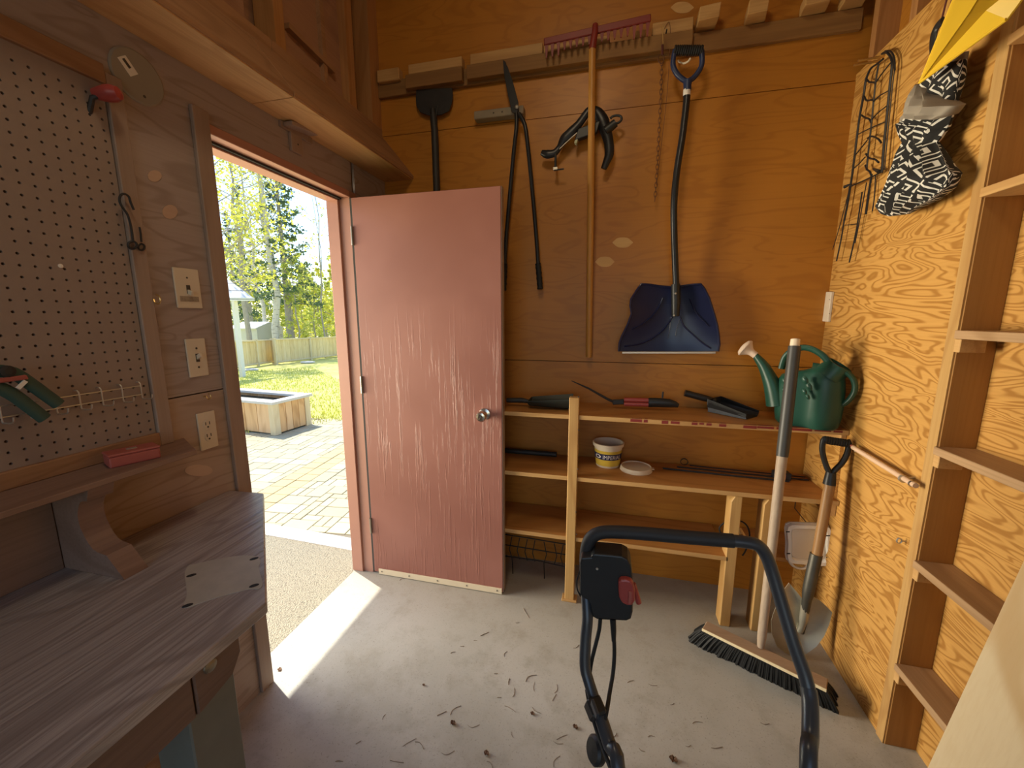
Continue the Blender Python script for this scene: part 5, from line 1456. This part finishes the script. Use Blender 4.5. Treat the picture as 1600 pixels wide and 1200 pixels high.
obj('clip', B().beam(W(924,1093,'y',.715), W(936,1122,'y',.69), .030, .032, (0,1,.3)), M['black'], mw, .004)
obj('clip_plate', B().beam(W(925,1096,'y',.69), W(934,1120,'y',.668), .018, .006, (0,1,.3)), M['mower'], mw, .001)
bxp = [(908,872),(924,871),(925,867),(929,866),(955,868),(972,870),(981,875),(986,884),(988,900),(988,955),(985,966),(978,969),(934,967),(927,963),(924,955),(923,945),(918,938),(910,934),(906,928),(906,880)]
obj('switch_box', B().prism([W(u, v, 'y', .765) for u, v in bxp], (0,.05,0)), M['black'], mw, .005, 2)
obj('box_seam', B().prism([W(u, v, 'y', .79) for u, v in [(947+(u-947)*1.012, 918+(v-918)*1.008) for u, v in bxp]], (0,.004,0)), M['rubber'], mw)
lvp = [(966,910),(970,906.5),(978,906),(986,908),(990,914),(992,925),(992,940),(988,947),(980,946.5),(972,943),(967,934),(966,920)]
lv_ = obj('red_lever', B().prism([W(u, v, 'y', .752) for u, v in lvp], (0,.016,0)), M['red'], mw, .004, 2, label='red safety lever')
obj('lever_button', B().box(tuple(W(981,942,'y',.7525)-Vector((0,.003,0))), tuple(W(985,923,'y',.7525)+Vector((.003,.002,.0)))), M['red_dull'], lv_, .001)
obj('bail', B().tube(spline(mwv([(989,912,.79),(993,925,.79),(998,942,.79)]),3), .006, 8), M['red'], mw, smooth=True)
obj('bail', B().tube(spline(mwv([(957,868,.80),(968,868,.81),(976,872,.82)]),3), .004, 8), M['red'], mw, smooth=True)
obj('screw', B().lathe([(.003,0),(.002,.001),(0,.001)], W(933,889,'y',.765), (0,-1,0), 8), M['wire'], mw)
for pts in (((938,966,.78),(936,985,.78),(930,1010,.77),(924,1035,.765),(921,1062,.755),(924,1090,.74)), ((958,966,.78),(959,990,.785),(960,1020,.79),(958,1050,.78),(953,1080,.75),(949,1105,.71),(945,1125,.69))):
    obj('cable', B().tube(spline(mwv(pts),5), .0042, 8), M['rubber'], mw, smooth=True)
obj('cable_boot', B().tube(mwv([(957.5,966,.78),(958.5,985,.783),(959,1002,.786)]), [.0065,.006,.0045], 8), M['rubber'], mw, smooth=True)
obj('cable', B().tube(spline(mwv([(917,1078,.74),(922,1105,.73),(932,1140,.70),(946,1180,.66),(956,1204,.635)]),5), .0042, 8), M['rubber'], mw, smooth=True)
obj('cord_loop', B().tube(spline(mwv([(907,890,.78),(902,905,.78),(902,920,.78),(907,932,.78)]),4), .0015, 6), M['rubber'], mw)
obj('knob', B().lathe([(.024,0),(.026,.004),(.026,.014),(.021,.019),(0,.020)], W(937,1172,'y',.715), (-.8,-.45,.3), 24), M['black'], mw, smooth=True)
# its body stands just below the frame
obj('deck', B().prism([(-.02,.16,.10),(.40,.16,.10),(.42,.30,.10),(.38,.52,.10),(0,.52,.10),(-.04,.30,.10)], (0,0,.13)), M['red'], mw, .02, 3)
obj('motor_cover', B().lathe([(.13,.23),(.13,.30),(.10,.34),(0,.35)], (.19,.33,0), (0,0,1), 24), M['black'], mw, smooth=True)
for x in (-.065, .425):
    for y in (.18, .49):
        obj('wheel', B().lathe([(.02,-.02),(.085,-.02),(.09,-.012),(.09,.012),(.085,.02),(.02,.02)], (x, y, .09), (1,0,0), 24), M['rubber'], mw, smooth=True)

# ------------------------------------------------------------------ litter on the floor
tw_px = [(822,958,18,-60),(757,991,14,25),(808,973,5,0),(790,1022,9,60),(830,1060,20,30),(743,1001,3,0),(775,1053,4,0),(797,1108,20,-30),(712,1110,22,40),(690,1115,16,25),(640,1160,24,30),(655,1165,18,-40),(740,1133,18,5),(800,1148,10,-70),(838,1110,16,-35),(835,1073,14,85),(802,1082,14,80),(868,1076,14,75),(878,1152,18,25),(872,1160,16,-15),(700,1175,20,10),(620,1190,22,-10),(866,1090,12,60),(795,1065,10,80),(780,1090,6,0),(708,1020,8,15),(722,1010,6,0),(900,1010,10,30),(985,1065,10,20),(1020,1070,14,-10),(1090,1130,16,5),(1195,1130,14,-5),(1120,1168,18,5),(1018,1152,12,0),(1003,1172,10,-30),(1050,1100,6,20),(870,1190,20,60),(765,1195,14,-50),(560,1160,10,30),(600,1120,9,60),(530,1190,12,0),(1075,1165,8,10),(630,905,12,20),(960,1148,8,45)]
for i, (u, v, L, a) in enumerate(tw_px):
    c_ = W(u, v, 'z', 0)
    d_ = W(u+L*math.cos(R(a))*.5, v-L*math.sin(R(a))*.5, 'z', 0) - c_
    d_.z = 0
    if d_.length < .008: d_ = d_.normalized()*.008
    bow = Vector((-d_.y, d_.x, 0))*rnd.uniform(-.45,.45)
    r_ = rnd.uniform(.0006,.0012)
    P = spline([c_-d_, c_-d_*.4+bow, c_+d_*.3+bow*.8, c_+d_], 3)
    obj('twig', B().tube([p+Vector((0,0,r_)) for p in P], r_, 5), M['twig'], None, label='thin dry twig lying on the concrete floor', cat='twig', group='dry twigs scattered on the concrete floor')
for (u, v, s, lb_) in ((708,1131,.013,'dark curled dead leaf on the floor midway between bench and mower'), (760,1178,.012,'brown crumpled leaf on the floor at the near edge, straight below the door knob'), (832,1116,.010,'dark leaf scrap on the floor close left of the mower handle'), (899,1137,.012,'pale yellow crumb of leaf beside the mower cable'), (927,1160,.011,'small dark leaf curl beside the mower knob'), (1052,1188,.016,'brown nut husk on the floor inside the mower handle'), (662,1071,.007,'tiny dark leaf flake on the sunlit side of the floor'), (437,1047,.012,'brown leaf fragment lying in the sun patch by the doorway')):
    c_ = W(u, v, 'z', 0)
    def lf(a, b_): 
        x = (a-.5)*2*s; y = (b_-.5)*1.2*s*(1-(2*a-1)**2*.8)
        return tuple(c_ + Vector((x*.8+y*.4, y-x*.3, .0012+.5*s*abs(math.sin(a*7+u))*abs(b_-.5)*2)))
    obj('leaf', B().grid(lf, 6, 4, (0,0,.0008)), M['leafbit'], None, label=lb_, cat='leaf')
